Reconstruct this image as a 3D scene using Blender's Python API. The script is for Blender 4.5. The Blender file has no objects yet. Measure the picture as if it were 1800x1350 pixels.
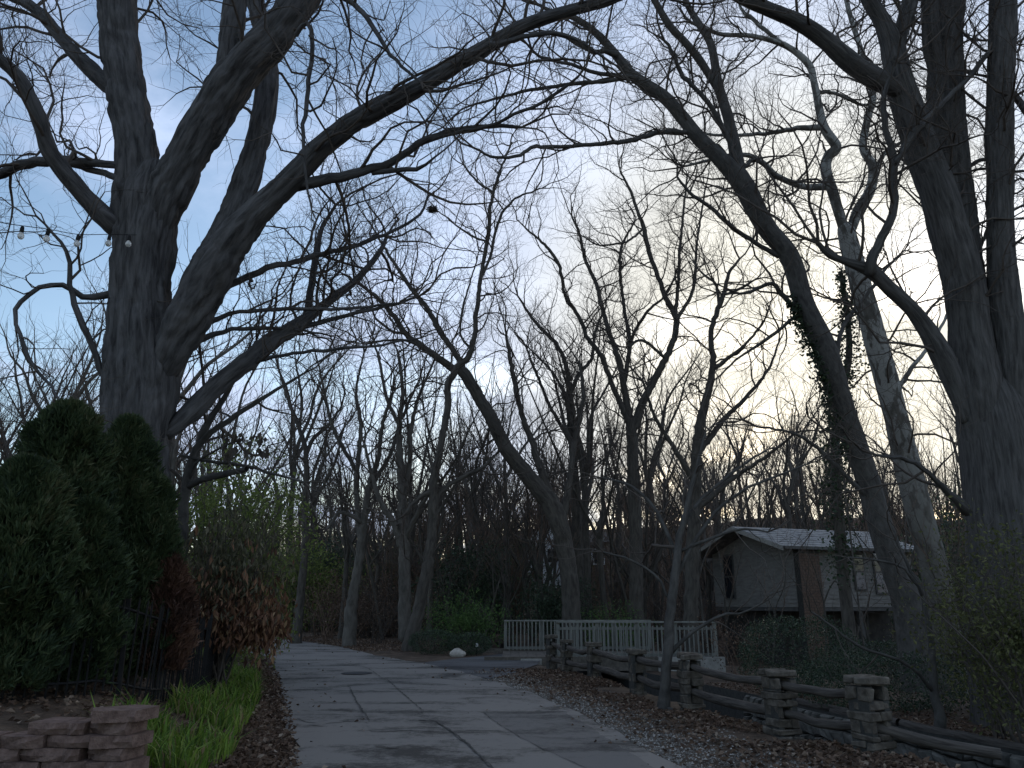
import bpy, math, random
import numpy as np
from mathutils import Vector

# ------------------------------------------------------------------ camera, sky, sun, exposure
SC = bpy.context.scene
COL = SC.collection
F = 1350.0                      # focal length in photograph pixels (1800 wide)
PITCH = math.radians(15.9)
CAMZ = 1.6
cam_d = bpy.data.cameras.new('camera')
cam_d.sensor_width = 36.0
cam_d.lens = F / 1800.0 * 36.0
cam_d.clip_end = 2000.0
cam = bpy.data.objects.new('camera', cam_d)
COL.objects.link(cam)
cam.location = (0, 0, CAMZ)
cam.rotation_euler = (math.radians(90) + PITCH, 0, 0)
SC.camera = cam

SUN_AZ = math.radians(22.0)     # to the right of the view axis (+Y), clockwise
SUN_EL = math.radians(13.0)
sun_dir = Vector((math.sin(SUN_AZ) * math.cos(SUN_EL), math.cos(SUN_AZ) * math.cos(SUN_EL), math.sin(SUN_EL)))
glow_el = math.radians(17.0)
glow_dir = Vector((math.sin(SUN_AZ) * math.cos(glow_el), math.cos(SUN_AZ) * math.cos(glow_el), math.sin(glow_el)))

world = bpy.data.worlds.new('World')
SC.world = world
world.use_nodes = True
wn, wl = world.node_tree.nodes, world.node_tree.links
wn.clear()
w_out = wn.new('ShaderNodeOutputWorld')
w_bg = wn.new('ShaderNodeBackground')
w_sky = wn.new('ShaderNodeTexSky')
w_sky.sky_type = 'NISHITA'
w_sky.sun_disc = False
w_sky.sun_elevation = SUN_EL
w_sky.sun_rotation = SUN_AZ
w_sky.air_density = 1.0
w_sky.dust_density = 0.8
w_sky.ozone_density = 1.6
w_bg.inputs['Strength'].default_value = 0.15


def wmath(op, a, b=None, c=None):
    n = wn.new('ShaderNodeMath')
    n.operation = op
    for i, v in enumerate((a, b, c)):
        if v is None:
            continue
        if isinstance(v, (int, float)):
            n.inputs[i].default_value = v
        else:
            wl.new(v, n.inputs[i])
    return n.outputs[0]


w_tc = wn.new('ShaderNodeTexCoord')
w_sep = wn.new('ShaderNodeSeparateXYZ')
wl.new(w_tc.outputs['Generated'], w_sep.inputs[0])
zz = wmath('ADD', wmath('MAXIMUM', w_sep.outputs['Z'], 0.0), 0.16)
w_cmb = wn.new('ShaderNodeCombineXYZ')
wl.new(wmath('DIVIDE', w_sep.outputs['X'], zz), w_cmb.inputs[0])
wl.new(wmath('DIVIDE', w_sep.outputs['Y'], zz), w_cmb.inputs[1])
w_n1 = wn.new('ShaderNodeTexNoise')
w_n1.inputs['Scale'].default_value = 1.05
w_n1.inputs['Detail'].default_value = 8
w_n1.inputs['Roughness'].default_value = 0.55
w_n1.inputs['Distortion'].default_value = 0.35
wl.new(w_cmb.outputs[0], w_n1.inputs['Vector'])
w_dot = wn.new('ShaderNodeVectorMath')
w_dot.operation = 'DOT_PRODUCT'
wl.new(w_tc.outputs['Generated'], w_dot.inputs[0])
w_dot.inputs[1].default_value = glow_dir
w_near = wn.new('ShaderNodeMapRange')           # 0 far from the sun, 1 at the sun
w_near.interpolation_type = 'SMOOTHSTEP'
w_near.inputs['From Min'].default_value = 0.865
w_near.inputs['From Max'].default_value = 1.0
wl.new(w_dot.outputs['Value'], w_near.inputs['Value'])
w_mask = wn.new('ShaderNodeMapRange')
w_mask.interpolation_type = 'SMOOTHSTEP'
w_mask.inputs['From Min'].default_value = 0.44
w_mask.inputs['From Max'].default_value = 0.60
wl.new(wmath('ADD', w_n1.outputs['Fac'], wmath('MULTIPLY', w_near.outputs[0], 0.14)), w_mask.inputs['Value'])
w_n2 = wn.new('ShaderNodeTexNoise')
w_n2.inputs['Scale'].default_value = 2.3
w_n2.inputs['Detail'].default_value = 6
wl.new(w_cmb.outputs[0], w_n2.inputs['Vector'])
w_cc = wn.new('ShaderNodeValToRGB')              # cloud colour by nearness to the sun
e = w_cc.color_ramp.elements
e[0].position = 0.0
e[0].color = (3.2, 3.75, 5.0, 1)
e[1].position = 1.0
e[1].color = (4.75, 4.6, 4.0, 1)
m = w_cc.color_ramp.elements.new(0.5)
m.color = (3.35, 3.7, 4.4, 1)
wl.new(w_near.outputs[0], w_cc.inputs[0])
w_shade = wn.new('ShaderNodeVectorMath')
w_shade.operation = 'SCALE'
wl.new(w_cc.outputs[0], w_shade.inputs[0])
wl.new(wmath('ADD', wmath('MULTIPLY', w_n2.outputs['Fac'], 1.0), 0.5), w_shade.inputs['Scale'])
w_mix = wn.new('ShaderNodeMix')
w_mix.data_type = 'RGBA'
wl.new(wmath('MULTIPLY', w_mask.outputs[0], 0.93), w_mix.inputs['Factor'])
wl.new(w_sky.outputs[0], w_mix.inputs[6])
wl.new(w_shade.outputs[0], w_mix.inputs[7])
wl.new(w_mix.outputs[2], w_bg.inputs['Color'])
wl.new(w_bg.outputs[0], w_out.inputs[0])

sun_d = bpy.data.lights.new('sun', 'SUN')
sun_d.energy = 0.6
sun_d.angle = math.radians(14)
sun_d.color = (1.0, 0.86, 0.68)
sun = bpy.data.objects.new('sun', sun_d)
COL.objects.link(sun)
sun.rotation_euler = (-sun_dir).to_track_quat('-Z', 'Y').to_euler()

SC.view_settings.view_transform = 'Standard'
SC.view_settings.look = 'None'
SC.view_settings.gamma = 1.0
SC.view_settings.use_curve_mapping = False
SC.view_settings.exposure = 0.58
SC.cycles.use_denoising = True
SC.cycles.denoiser = 'OPENIMAGEDENOISE'
SC.cycles.denoising_prefilter = 'ACCURATE'
SC.cycles.max_bounces = 6
SC.cycles.diffuse_bounces = 3
SC.cycles.transparent_max_bounces = 8

# ------------------------------------------------------------------ helpers
CT, ST = math.cos(PITCH), math.sin(PITCH)


def ray(px, py):
    u, v = (px - 900.0) / F, -(py - 675.0) / F
    return u, CT - v * ST, ST + v * CT


def P(px, py, Y):
    """point in the place seen at photograph pixel (px, py), Y metres in front of the camera; and metres per pixel"""
    x, y, z = ray(px, py)
    t = Y / y
    return (x * t, Y, CAMZ + z * t), t / F


def G(px, py, z=0.0):
    x, y, d = ray(px, py)
    t = (z - CAMZ) / d
    return x * t, y * t


def smooth(a, b, v):
    t = np.clip((np.asarray(v, float) - a) / (b - a), 0, 1)
    return t * t * (3 - 2 * t)


_T = np.random.RandomState(5).rand(4096)


def vnoise(p):
    p = np.asarray(p, float)
    i = np.floor(p).astype(np.int64)
    f = p - i
    f = f * f * (3 - 2 * f)
    r = np.zeros(p.shape[:-1])
    for dx in (0, 1):
        for dy in (0, 1):
            for dz in (0, 1):
                h = ((i[..., 0] + dx) * 73856093) ^ ((i[..., 1] + dy) * 19349663) ^ ((i[..., 2] + dz) * 83492791)
                w = (f[..., 0] if dx else 1 - f[..., 0]) * (f[..., 1] if dy else 1 - f[..., 1]) * (f[..., 2] if dz else 1 - f[..., 2])
                r += _T[h & 4095] * w
    return r


def put(name, mesh, mat=None, parent=None, loc=None):
    o = bpy.data.objects.new(name, mesh)
    COL.objects.link(o)
    if mat is not None and not mesh.materials:
        mesh.materials.append(mat)
    if parent is not None:
        o.parent = parent
    if loc is not None:
        o.location = loc
    return o


def tag(o, label=None, cat=None, group=None, kind=None):
    if label:
        o['label'] = label
    if cat:
        o['category'] = cat
    if group:
        o['group'] = group
    if kind:
        o['kind'] = kind
    return o


def empty(name, loc=(0, 0, 0), label=None, cat=None, group=None, rz=0.0):
    o = bpy.data.objects.new(name, None)
    o.empty_display_size = 0.2
    COL.objects.link(o)
    o.location = loc
    o.rotation_euler = (0, 0, rz)
    return tag(o, label, cat, group)


KIDS = {}


def copy_tree(o, parent=None):
    c = o.copy()
    COL.objects.link(c)
    c.parent = parent
    for ch in o.children:
        copy_tree(ch, c)
    return c


def raw_mesh(name, v, faces4=None, faces3=None, smooth_on=False, attrs=None):
    """fast mesh from arrays: quads (n,4) and / or triangles (n,3)"""
    me = bpy.data.meshes.new(name)
    v = np.asarray(v, np.float32).reshape(-1, 3)
    nq = 0 if faces4 is None else len(faces4)
    nt = 0 if faces3 is None else len(faces3)
    me.vertices.add(len(v))
    me.vertices.foreach_set('co', v.ravel())
    loops = []
    if nq:
        loops.append(np.asarray(faces4, np.int32).ravel())
    if nt:
        loops.append(np.asarray(faces3, np.int32).ravel())
    loops = np.concatenate(loops)
    me.loops.add(len(loops))
    me.loops.foreach_set('vertex_index', loops)
    me.polygons.add(nq + nt)
    st = np.concatenate([np.arange(nq) * 4, nq * 4 + np.arange(nt) * 3]).astype(np.int32)
    me.polygons.foreach_set('loop_start', st)
    me.polygons.foreach_set('use_smooth', np.full(nq + nt, smooth_on, bool))
    for an, (typ, dom, arr) in (attrs or {}).items():
        a = me.attributes.new(an, typ, dom)
        a.data.foreach_set('vector' if typ == 'FLOAT_VECTOR' else 'value', np.asarray(arr, np.float32).ravel())
    me.update(calc_edges=True)
    return me


# ------------------------------------------------------------------ materials
def new_mat(name):
    m = bpy.data.materials.new(name)
    m.use_nodes = True
    nt = m.node_tree
    return m, nt.nodes, nt.links, nt.nodes['Principled BSDF']


def ramp(n, l, fac, stops):
    r = n.new('ShaderNodeValToRGB')
    el = r.color_ramp.elements
    while len(el) < len(stops):
        el.new(0.5)
    for k, (p, c) in enumerate(stops):
        el[k].position = p
        el[k].color = (c[0], c[1], c[2], 1)
    l.new(fac, r.inputs[0])
    return r.outputs[0]


def mat_surface(name, stops, scale=6.0, detail=8, rough=0.9, bump=0.3, bscale=None, dist=0.02, stretch=(1, 1, 1), spec=0.2):
    m, n, l, b = new_mat(name)
    tc = n.new('ShaderNodeTexCoord')
    mp = n.new('ShaderNodeMapping')
    mp.inputs['Scale'].default_value = stretch
    l.new(tc.outputs['Object'], mp.inputs[0])
    t = n.new('ShaderNodeTexNoise')
    t.inputs['Scale'].default_value = scale
    t.inputs['Detail'].default_value = detail
    t.inputs['Roughness'].default_value = 0.6
    l.new(mp.outputs[0], t.inputs[0])
    l.new(ramp(n, l, t.outputs['Fac'], stops), b.inputs['Base Color'])
    b.inputs['Roughness'].default_value = rough
    b.inputs['Specular IOR Level'].default_value = spec
    if bump:
        t2 = n.new('ShaderNodeTexNoise')
        t2.inputs['Scale'].default_value = bscale or scale * 4
        t2.inputs['Detail'].default_value = 6
        l.new(mp.outputs[0], t2.inputs[0])
        bp = n.new('ShaderNodeBump')
        bp.inputs['Strength'].default_value = bump
        bp.inputs['Distance'].default_value = dist
        l.new(t2.outputs['Fac'], bp.inputs['Height'])
        l.new(bp.outputs[0], b.inputs['Normal'])
    return m


def mat_bark(name, dark, light, fx=18.0, fz=2.2, bump=0.6, patch=None):
    """furrowed bark in the tube's own coordinates (attribute bark: round the stem, along the stem)"""
    m, n, l, b = new_mat(name)
    at = n.new('ShaderNodeAttribute')
    at.attribute_name = 'bark'
    mp = n.new('ShaderNodeMapping')
    mp.inputs['Scale'].default_value = (fx, fx, fz)
    l.new(at.outputs['Vector'], mp.inputs[0])
    t = n.new('ShaderNodeTexNoise')
    t.inputs['Scale'].default_value = 1.0
    t.inputs['Detail'].default_value = 7
    t.inputs['Roughness'].default_value = 0.62
    t.inputs['Distortion'].default_value = 0.4
    l.new(mp.outputs[0], t.inputs[0])
    mid = tuple((a + c) / 2 for a, c in zip(dark, light))
    col = ramp(n, l, t.outputs['Fac'], [(0.30, dark), (0.5, mid), (0.72, light)])
    if patch:
        v = n.new('ShaderNodeTexVoronoi')
        v.inputs['Scale'].default_value = 5.0
        mp2 = n.new('ShaderNodeMapping')
        mp2.inputs['Scale'].default_value = (1, 1, 0.45)
        l.new(at.outputs['Vector'], mp2.inputs[0])
        tn = n.new('ShaderNodeTexNoise')
        tn.inputs['Scale'].default_value = 4.5
        tn.inputs['Detail'].default_value = 4
        l.new(mp2.outputs[0], tn.inputs[0])
        k = ramp(n, l, tn.outputs['Fac'], [(0.44, (0, 0, 0)), (0.50, (1, 1, 1))])
        mx = n.new('ShaderNodeMix')
        mx.data_type = 'RGBA'
        oc = n.new('ShaderNodeTexCoord')
        sz = n.new('ShaderNodeSeparateXYZ')
        l.new(oc.outputs['Object'], sz.inputs[0])
        mr = n.new('ShaderNodeMapRange')      # the brown scales stay on the old lower bark
        mr.inputs['From Min'].default_value = 3.0
        mr.inputs['From Max'].default_value = 9.0
        mr.inputs['To Min'].default_value = 0.12
        l.new(sz.outputs['Z'], mr.inputs['Value'])
        mm = n.new('ShaderNodeMath')
        mm.operation = 'MULTIPLY'
        l.new(k, mm.inputs[0])
        l.new(mr.outputs[0], mm.inputs[1])
        l.new(mm.outputs[0], mx.inputs['Factor'])
        mx.inputs[7].default_value = (*patch, 1)
        l.new(col, mx.inputs[6])
        col = mx.outputs[2]
    l.new(col, b.inputs['Base Color'])
    b.inputs['Roughness'].default_value = 0.95
    b.inputs['Specular IOR Level'].default_value = 0.15
    bp = n.new('ShaderNodeBump')
    bp.inputs['Strength'].default_value = bump
    bp.inputs['Distance'].default_value = 0.04
    l.new(t.outputs['Fac'], bp.inputs['Height'])
    l.new(bp.outputs[0], b.inputs['Normal'])
    return m


def mat_leaf(name, stops, trans=0.35, rough=0.6):
    """leaf colour by the random number each leaf carries, partly translucent"""
    m, n, l, b = new_mat(name)
    at = n.new('ShaderNodeAttribute')
    at.attribute_name = 'rnd'
    col = ramp(n, l, at.outputs['Fac'], stops)
    l.new(col, b.inputs['Base Color'])
    b.inputs['Roughness'].default_value = rough
    b.inputs['Specular IOR Level'].default_value = 0.25
    tr = n.new('ShaderNodeBsdfTranslucent')
    l.new(col, tr.inputs[0])
    mx = n.new('ShaderNodeMixShader')
    mx.inputs[0].default_value = trans
    l.new(b.outputs[0], mx.inputs[1])
    l.new(tr.outputs[0], mx.inputs[2])
    l.new(mx.outputs[0], n['Material Output'].inputs[0])
    return m


M = {}
M['maple'] = mat_bark('maple_bark', (0.024, 0.023, 0.023), (0.12, 0.115, 0.113), 15, 2.2, 1.0)
M['oak'] = mat_bark('grey_bark', (0.03, 0.028, 0.026), (0.11, 0.104, 0.098), 20, 2.2, 0.8)
M['smooth'] = mat_bark('smooth_bark', (0.04, 0.037, 0.034), (0.105, 0.099, 0.09), 11, 4.0, 0.4)
M['sycamore'] = mat_bark('sycamore_bark', (0.06, 0.055, 0.047), (0.135, 0.126, 0.11), 8, 3.5, 0.25, patch=(0.24, 0.235, 0.215))
M['wood'] = mat_bark('woodland_bark', (0.035, 0.031, 0.027), (0.105, 0.094, 0.08), 14, 2.5, 0.4)
M['pale'] = mat_bark('pale_bark', (0.055, 0.05, 0.043), (0.14, 0.127, 0.11), 10, 2.5, 0.3)
M['twig'] = mat_bark('twig_bark', (0.05, 0.042, 0.037), (0.11, 0.092, 0.078), 30, 10, 0.0)
M['twig_red'] = mat_bark('reddish_twig_bark', (0.09, 0.06, 0.045), (0.19, 0.13, 0.095), 30, 10, 0.0)
M['log'] = mat_bark('weathered_log', (0.035, 0.03, 0.027), (0.12, 0.105, 0.09), 30, 3, 0.6)
M['ground'] = mat_surface('woodland_soil', [(0.30, (0.035, 0.026, 0.018)), (0.5, (0.075, 0.052, 0.036)), (0.66, (0.12, 0.085, 0.058)), (0.8, (0.16, 0.12, 0.085))], 2.2, 12, 0.95, 0.9, 16, 0.05)
M['stone'] = mat_surface('pier_stone', [(0.3, (0.035, 0.03, 0.024)), (0.5, (0.085, 0.073, 0.059)), (0.72, (0.16, 0.14, 0.114))], 9, 8, 0.95, 0.6, 40, 0.012)
M['rubble'] = mat_surface('creek_rubble', [(0.3, (0.05, 0.048, 0.042)), (0.5, (0.10, 0.095, 0.083)), (0.72, (0.18, 0.17, 0.148))], 5, 8, 0.9, 0.6, 30, 0.015)
M['mortar'] = mat_surface('dark_mortar', [(0.3, (0.03, 0.03, 0.028)), (0.7, (0.06, 0.058, 0.052))], 12)
M['block'] = mat_surface('split_face_block', [(0.3, (0.075, 0.048, 0.038)), (0.5, (0.14, 0.092, 0.074)), (0.72, (0.21, 0.145, 0.118))], 14, 8, 0.95, 0.9, 55, 0.012)
M['iron'] = mat_surface('black_iron', [(0.3, (0.010, 0.010, 0.011)), (0.7, (0.022, 0.021, 0.020))], 20, 4, 0.7, 0.1, spec=0.15)
M['rail'] = mat_surface('weathered_grey_wood', [(0.3, (0.13, 0.13, 0.115)), (0.5, (0.185, 0.184, 0.163)), (0.72, (0.25, 0.246, 0.22))], 5, 8, 0.85, 0.3, 30, 0.004, (1, 1, 0.25))
M['beam'] = mat_surface('dark_timber', [(0.3, (0.06, 0.052, 0.043)), (0.7, (0.15, 0.13, 0.108))], 8, 8, 0.9, 0.3)
M['concrete'] = mat_surface('aged_concrete', [(0.3, (0.22, 0.21, 0.19)), (0.7, (0.36, 0.345, 0.31))], 7, 8, 0.9, 0.3)
M['siding'] = mat_surface('grey_siding', [(0.3, (0.13, 0.122, 0.11)), (0.5, (0.175, 0.165, 0.15)), (0.72, (0.22, 0.21, 0.19))], 3, 6, 0.8, 0.15, 30, 0.003, (1, 1, 4))
M['brick'] = mat_surface('brown_brick', [(0.3, (0.075, 0.05, 0.038)), (0.7, (0.14, 0.095, 0.072))], 16, 6, 0.9, 0.5, 50, 0.01)
M['trim'] = mat_surface('dark_trim', [(0.3, (0.06, 0.058, 0.055)), (0.7, (0.10, 0.095, 0.09))], 6, 4, 0.7, 0.1)
M['white'] = mat_surface('white_paint', [(0.3, (0.62, 0.62, 0.62)), (0.7, (0.76, 0.76, 0.75))], 3, 4, 0.7, 0.05)
M['shingle'] = mat_surface('pale_shingle', [(0.32, (0.09, 0.09, 0.09)), (0.5, (0.18, 0.178, 0.175)), (0.7, (0.30, 0.295, 0.285))], 4, 12, 0.8, 0.5, 25, 0.01, (1, 1, 1), 0.3)
M['rock'] = mat_surface('pale_rock', [(0.3, (0.30, 0.27, 0.23)), (0.7, (0.50, 0.46, 0.40))], 9, 8, 0.9, 0.5)
M['water'] = mat_surface('creek_water', [(0.3, (0.012, 0.014, 0.013)), (0.7, (0.03, 0.032, 0.028))], 3, 4, 0.08, 0.15, 8, 0.01, spec=0.5)
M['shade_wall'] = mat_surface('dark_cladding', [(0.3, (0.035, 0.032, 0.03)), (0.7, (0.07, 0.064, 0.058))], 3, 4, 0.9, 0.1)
g_, gn, gl, gb = new_mat('window_glass')
gb.inputs['Base Color'].default_value = (0.015, 0.018, 0.022, 1)
gb.inputs['Roughness'].default_value = 0.06
gb.inputs['Specular IOR Level'].default_value = 0.6
M['glass'] = g_
g_, gn, gl, gb = new_mat('frosted_bulb')
gb.inputs['Base Color'].default_value = (0.75, 0.74, 0.70, 1)
gb.inputs['Roughness'].default_value = 0.25
gb.inputs['Transmission Weight'].default_value = 0.5
M['bulb'] = g_
M['litter'] = mat_leaf('dead_leaf', [(0.0, (0.045, 0.027, 0.018)), (0.45, (0.095, 0.058, 0.038)), (0.85, (0.16, 0.105, 0.072)), (1.0, (0.30, 0.235, 0.175))], 0.15, 0.8)
M['gravel'] = mat_leaf('gravel_stone', [(0.0, (0.08, 0.072, 0.062)), (0.7, (0.19, 0.172, 0.15)), (1.0, (0.38, 0.35, 0.31))], 0.0, 0.9)
M['arbor'] = mat_leaf('arborvitae_spray', [(0.0, (0.022, 0.036, 0.018)), (0.5, (0.048, 0.072, 0.03)), (0.9, (0.07, 0.088, 0.038)), (1.0, (0.09, 0.095, 0.045))], 0.2)
M['arbor_brown'] = mat_leaf('browned_spray', [(0.0, (0.05, 0.028, 0.02)), (0.6, (0.10, 0.052, 0.036)), (1.0, (0.16, 0.09, 0.06))], 0.2)
M['brownleaf'] = mat_leaf('withered_leaf', [(0.0, (0.06, 0.032, 0.020)), (0.5, (0.14, 0.07, 0.04)), (0.85, (0.24, 0.125, 0.07)), (1.0, (0.32, 0.22, 0.12))], 0.3)
M['greyleaf'] = mat_leaf('drooping_leaf', [(0.0, (0.045, 0.05, 0.026)), (0.6, (0.10, 0.095, 0.055)), (1.0, (0.18, 0.16, 0.10))], 0.3)
M['spring'] = mat_leaf('spring_leaf', [(0.0, (0.09, 0.12, 0.03)), (0.6, (0.15, 0.19, 0.05)), (1.0, (0.22, 0.26, 0.08))], 0.45)
M['green'] = mat_leaf('green_leaf', [(0.0, (0.05, 0.095, 0.03)), (0.6, (0.09, 0.16, 0.045)), (1.0, (0.14, 0.22, 0.07))], 0.4)
M['dark'] = mat_leaf('evergreen_leaf', [(0.0, (0.018, 0.032, 0.018)), (0.7, (0.038, 0.06, 0.032)), (1.0, (0.07, 0.095, 0.05))], 0.15, 0.4)
M['ivy'] = mat_leaf('ivy_leaf', [(0.0, (0.018, 0.03, 0.017)), (0.7, (0.035, 0.055, 0.028)), (1.0, (0.06, 0.085, 0.04))], 0.2, 0.5)
M['olive'] = mat_leaf('olive_leaf', [(0.0, (0.05, 0.055, 0.02)), (0.6, (0.09, 0.098, 0.035)), (1.0, (0.15, 0.15, 0.06))], 0.35)
M['grass'] = mat_leaf('grass_blade', [(0.0, (0.05, 0.09, 0.02)), (0.35, (0.11, 0.20, 0.03)), (0.75, (0.21, 0.31, 0.05)), (0.88, (0.25, 0.28, 0.08)), (0.9, (0.22, 0.17, 0.09)), (1.0, (0.28, 0.21, 0.12))], 0.4)


def mat_asphalt(name, lo, hi, blot=0.5):
    m, n, l, b = new_mat(name)
    tc = n.new('ShaderNodeTexCoord')
    big = n.new('ShaderNodeTexNoise')
    big.inputs['Scale'].default_value = 0.55
    big.inputs['Detail'].default_value = 7
    big.inputs['Roughness'].default_value = 0.65
    mpb = n.new('ShaderNodeMapping')
    mpb.inputs['Scale'].default_value = (0.8, 1.7, 1)
    l.new(tc.outputs['Object'], mpb.inputs[0])
    l.new(mpb.outputs[0], big.inputs[0])
    big.inputs['Distortion'].default_value = 0.6
    fine = n.new('ShaderNodeTexNoise')
    fine.inputs['Scale'].default_value = 7
    fine.inputs['Detail'].default_value = 10
    fine.inputs['Roughness'].default_value = 0.88
    l.new(tc.outputs['Object'], fine.inputs[0])
    mix = n.new('ShaderNodeMath')
    mix.operation = 'MULTIPLY_ADD'
    l.new(fine.outputs['Fac'], mix.inputs[0])
    mix.inputs[1].default_value = 0.8
    sc = n.new('ShaderNodeMath')
    sc.operation = 'MULTIPLY'
    sc.inputs[1].default_value = blot
    l.new(big.outputs['Fac'], sc.inputs[0])
    l.new(sc.outputs[0], mix.inputs[2])
    c = (0.40 + 0.5 * blot)
    l.new(ramp(n, l, mix.outputs[0], [(c - 0.15, lo), (c + 0.13, hi)]), b.inputs['Base Color'])
    b.inputs['Roughness'].default_value = 0.88
    b.inputs['Specular IOR Level'].default_value = 0.3
    bp = n.new('ShaderNodeBump')
    bp.inputs['Strength'].default_value = 0.5
    bp.inputs['Distance'].default_value = 0.008
    l.new(fine.outputs['Fac'], bp.inputs['Height'])
    l.new(bp.outputs[0], b.inputs['Normal'])
    return m


M['asphalt'] = mat_asphalt('old_asphalt', (0.04, 0.037, 0.033), (0.18, 0.165, 0.147), 1.15)
M['asphalt_pale'] = mat_asphalt('pale_asphalt_patch', (0.045, 0.042, 0.038), (0.178, 0.163, 0.145), 1.15)
M['asphalt_dark'] = mat_asphalt('dark_asphalt_patch', (0.03, 0.029, 0.028), (0.13, 0.121, 0.111), 1.1)
M['seam'] = mat_surface('worn_seam', [(0.3, (0.03, 0.029, 0.027)), (0.7, (0.09, 0.085, 0.078))], 9, 6, 0.85, 0.2)
M['tar'] = mat_surface('crack_tar', [(0.3, (0.025, 0.025, 0.026)), (0.7, (0.065, 0.065, 0.067))], 15, 4, 0.8, 0.2)

# ------------------------------------------------------------------ mesh builders
def box_data(x0, x1, y0, y1, z0, z1):
    v = [(x0, y0, z0), (x1, y0, z0), (x1, y1, z0), (x0, y1, z0), (x0, y0, z1), (x1, y0, z1), (x1, y1, z1), (x0, y1, z1)]
    f = [(0, 3, 2, 1), (4, 5, 6, 7), (0, 1, 5, 4), (1, 2, 6, 5), (2, 3, 7, 6), (3, 0, 4, 7)]
    return v, f


def box(name, x0, x1, y0, y1, z0, z1, mat, parent=None, rough=0.0, rng=None, bevel=0.0):
    v, f = box_data(x0, x1, y0, y1, z0, z1)
    if rough:
        rng = rng or random
        v = [tuple(c + rng.uniform(-rough, rough) for c in p) for p in v]
    me = bpy.data.meshes.new(name)
    me.from_pydata(v, [], f)
    if bevel:
        import bmesh
        bm = bmesh.new()
        bm.from_mesh(me)
        bmesh.ops.bevel(bm, geom=bm.edges[:], offset=bevel, segments=1, affect='EDGES')
        bm.to_mesh(me)
        bm.free()
    me.update()
    return put(name, me, mat, parent)


def poly(name, pts, faces, mat, parent=None):
    me = bpy.data.meshes.new(name)
    me.from_pydata(pts, [], faces)
    me.update()
    return put(name, me, mat, parent)


def sides_for(r):
    return 18 if r > 0.12 else 11 if r > 0.05 else 7 if r > 0.02 else 5 if r > 0.01 else 3


def tube_mesh(name, tubes, origin=(0, 0, 0), relief=0.0, force_sides=None, rf=9.0):
    """all tubes [(points, radii)] in one mesh, grouped by (points, sides) so that numpy does the work"""
    groups = {}
    for pts, rad in tubes:
        k = force_sides or sides_for(max(rad))
        groups.setdefault((len(pts), k), []).append((pts, rad))
    V, Q, B = [], [], []
    base = 0
    org = np.array(origin)
    off = np.random.RandomState(3)
    for (n, k), lst in groups.items():
        pts = np.array([a for a, _ in lst], float)
        rad = np.array([b for _, b in lst], float)
        m = len(lst)
        tan = np.empty_like(pts)
        tan[:, 1:-1] = pts[:, 2:] - pts[:, :-2]
        tan[:, 0] = pts[:, 1] - pts[:, 0]
        tan[:, -1] = pts[:, -1] - pts[:, -2]
        tan /= np.linalg.norm(tan, axis=2, keepdims=True) + 1e-9
        mean = pts[:, -1] - pts[:, 0]
        mean /= np.linalg.norm(mean, axis=1, keepdims=True) + 1e-9
        ax = np.argmin(np.abs(mean), axis=1)
        ref = np.eye(3)[ax][:, None, :]
        n1 = np.cross(tan, np.broadcast_to(ref, tan.shape))
        n1 /= np.linalg.norm(n1, axis=2, keepdims=True) + 1e-9
        n2 = np.cross(tan, n1)
        th = np.arange(k) * (2 * math.pi / k)
        ct, sn = np.cos(th), np.sin(th)
        seg = np.linalg.norm(np.diff(pts, axis=1), axis=2)
        s = np.concatenate([np.zeros((m, 1)), np.cumsum(seg, axis=1)], axis=1)
        R0 = rad.mean(axis=1)[:, None, None]
        o = off.rand(m, 1, 1) * 40
        bx = np.broadcast_to(R0 * ct[None, None] + o, (m, n, k))
        by = np.broadcast_to(R0 * sn[None, None] + o, (m, n, k))
        bz = np.broadcast_to(s[:, :, None] + o, (m, n, k))
        bk = np.stack([bx, by, bz], axis=-1)
        rr = np.broadcast_to(rad[:, :, None], (m, n, k)).copy()
        if relief:
            q = bk * np.array([rf, rf, rf * 0.11])
            wv = (vnoise(bk * np.array([3.0, 3.0, 2.2]) + 50) - 0.5)[..., None] * 1.6      # furrows wander and plates break across
            a = np.clip(np.abs(2 * vnoise(q + wv) - 1) * 2.2, 0, 1) * np.clip(np.abs(2 * vnoise(q * np.array([.55, .55, 2.4]) + wv + 77) - 1) * 5, 0.6, 1)
            c = vnoise(q * np.array([2.3, 2.3, 3.0]) + 11)
            lump = vnoise(bk * np.array([2.2, 2.2, 1.2]) + 31) - 0.5
            amp = relief * np.clip(rr / 0.3, 0.15, 1.3)
            rr = rr + amp * (a * 1.0 + c * 0.6 - 1.0) + rr * lump * 0.12
        ring = pts[:, :, None, :] + rr[..., None] * (ct[None, None, :, None] * n1[:, :, None, :] + sn[None, None, :, None] * n2[:, :, None, :])
        V.append((ring - org).reshape(-1, 3))
        B.append(bk.reshape(-1, 3))
        i0 = base + (np.arange(m) * n * k)[:, None, None] + (np.arange(n - 1) * k)[None, :, None] + np.arange(k)[None, None, :]
        j = (np.arange(k) + 1) % k - np.arange(k)
        i1 = i0 + j[None, None, :]
        Q.append(np.stack([i0, i1, i1 + k, i0 + k], axis=-1).reshape(-1, 4))
        base += m * n * k
    return raw_mesh(name, np.concatenate(V), np.concatenate(Q), None, True, {'bark': ('FLOAT_VECTOR', 'POINT', np.concatenate(B))})


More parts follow.
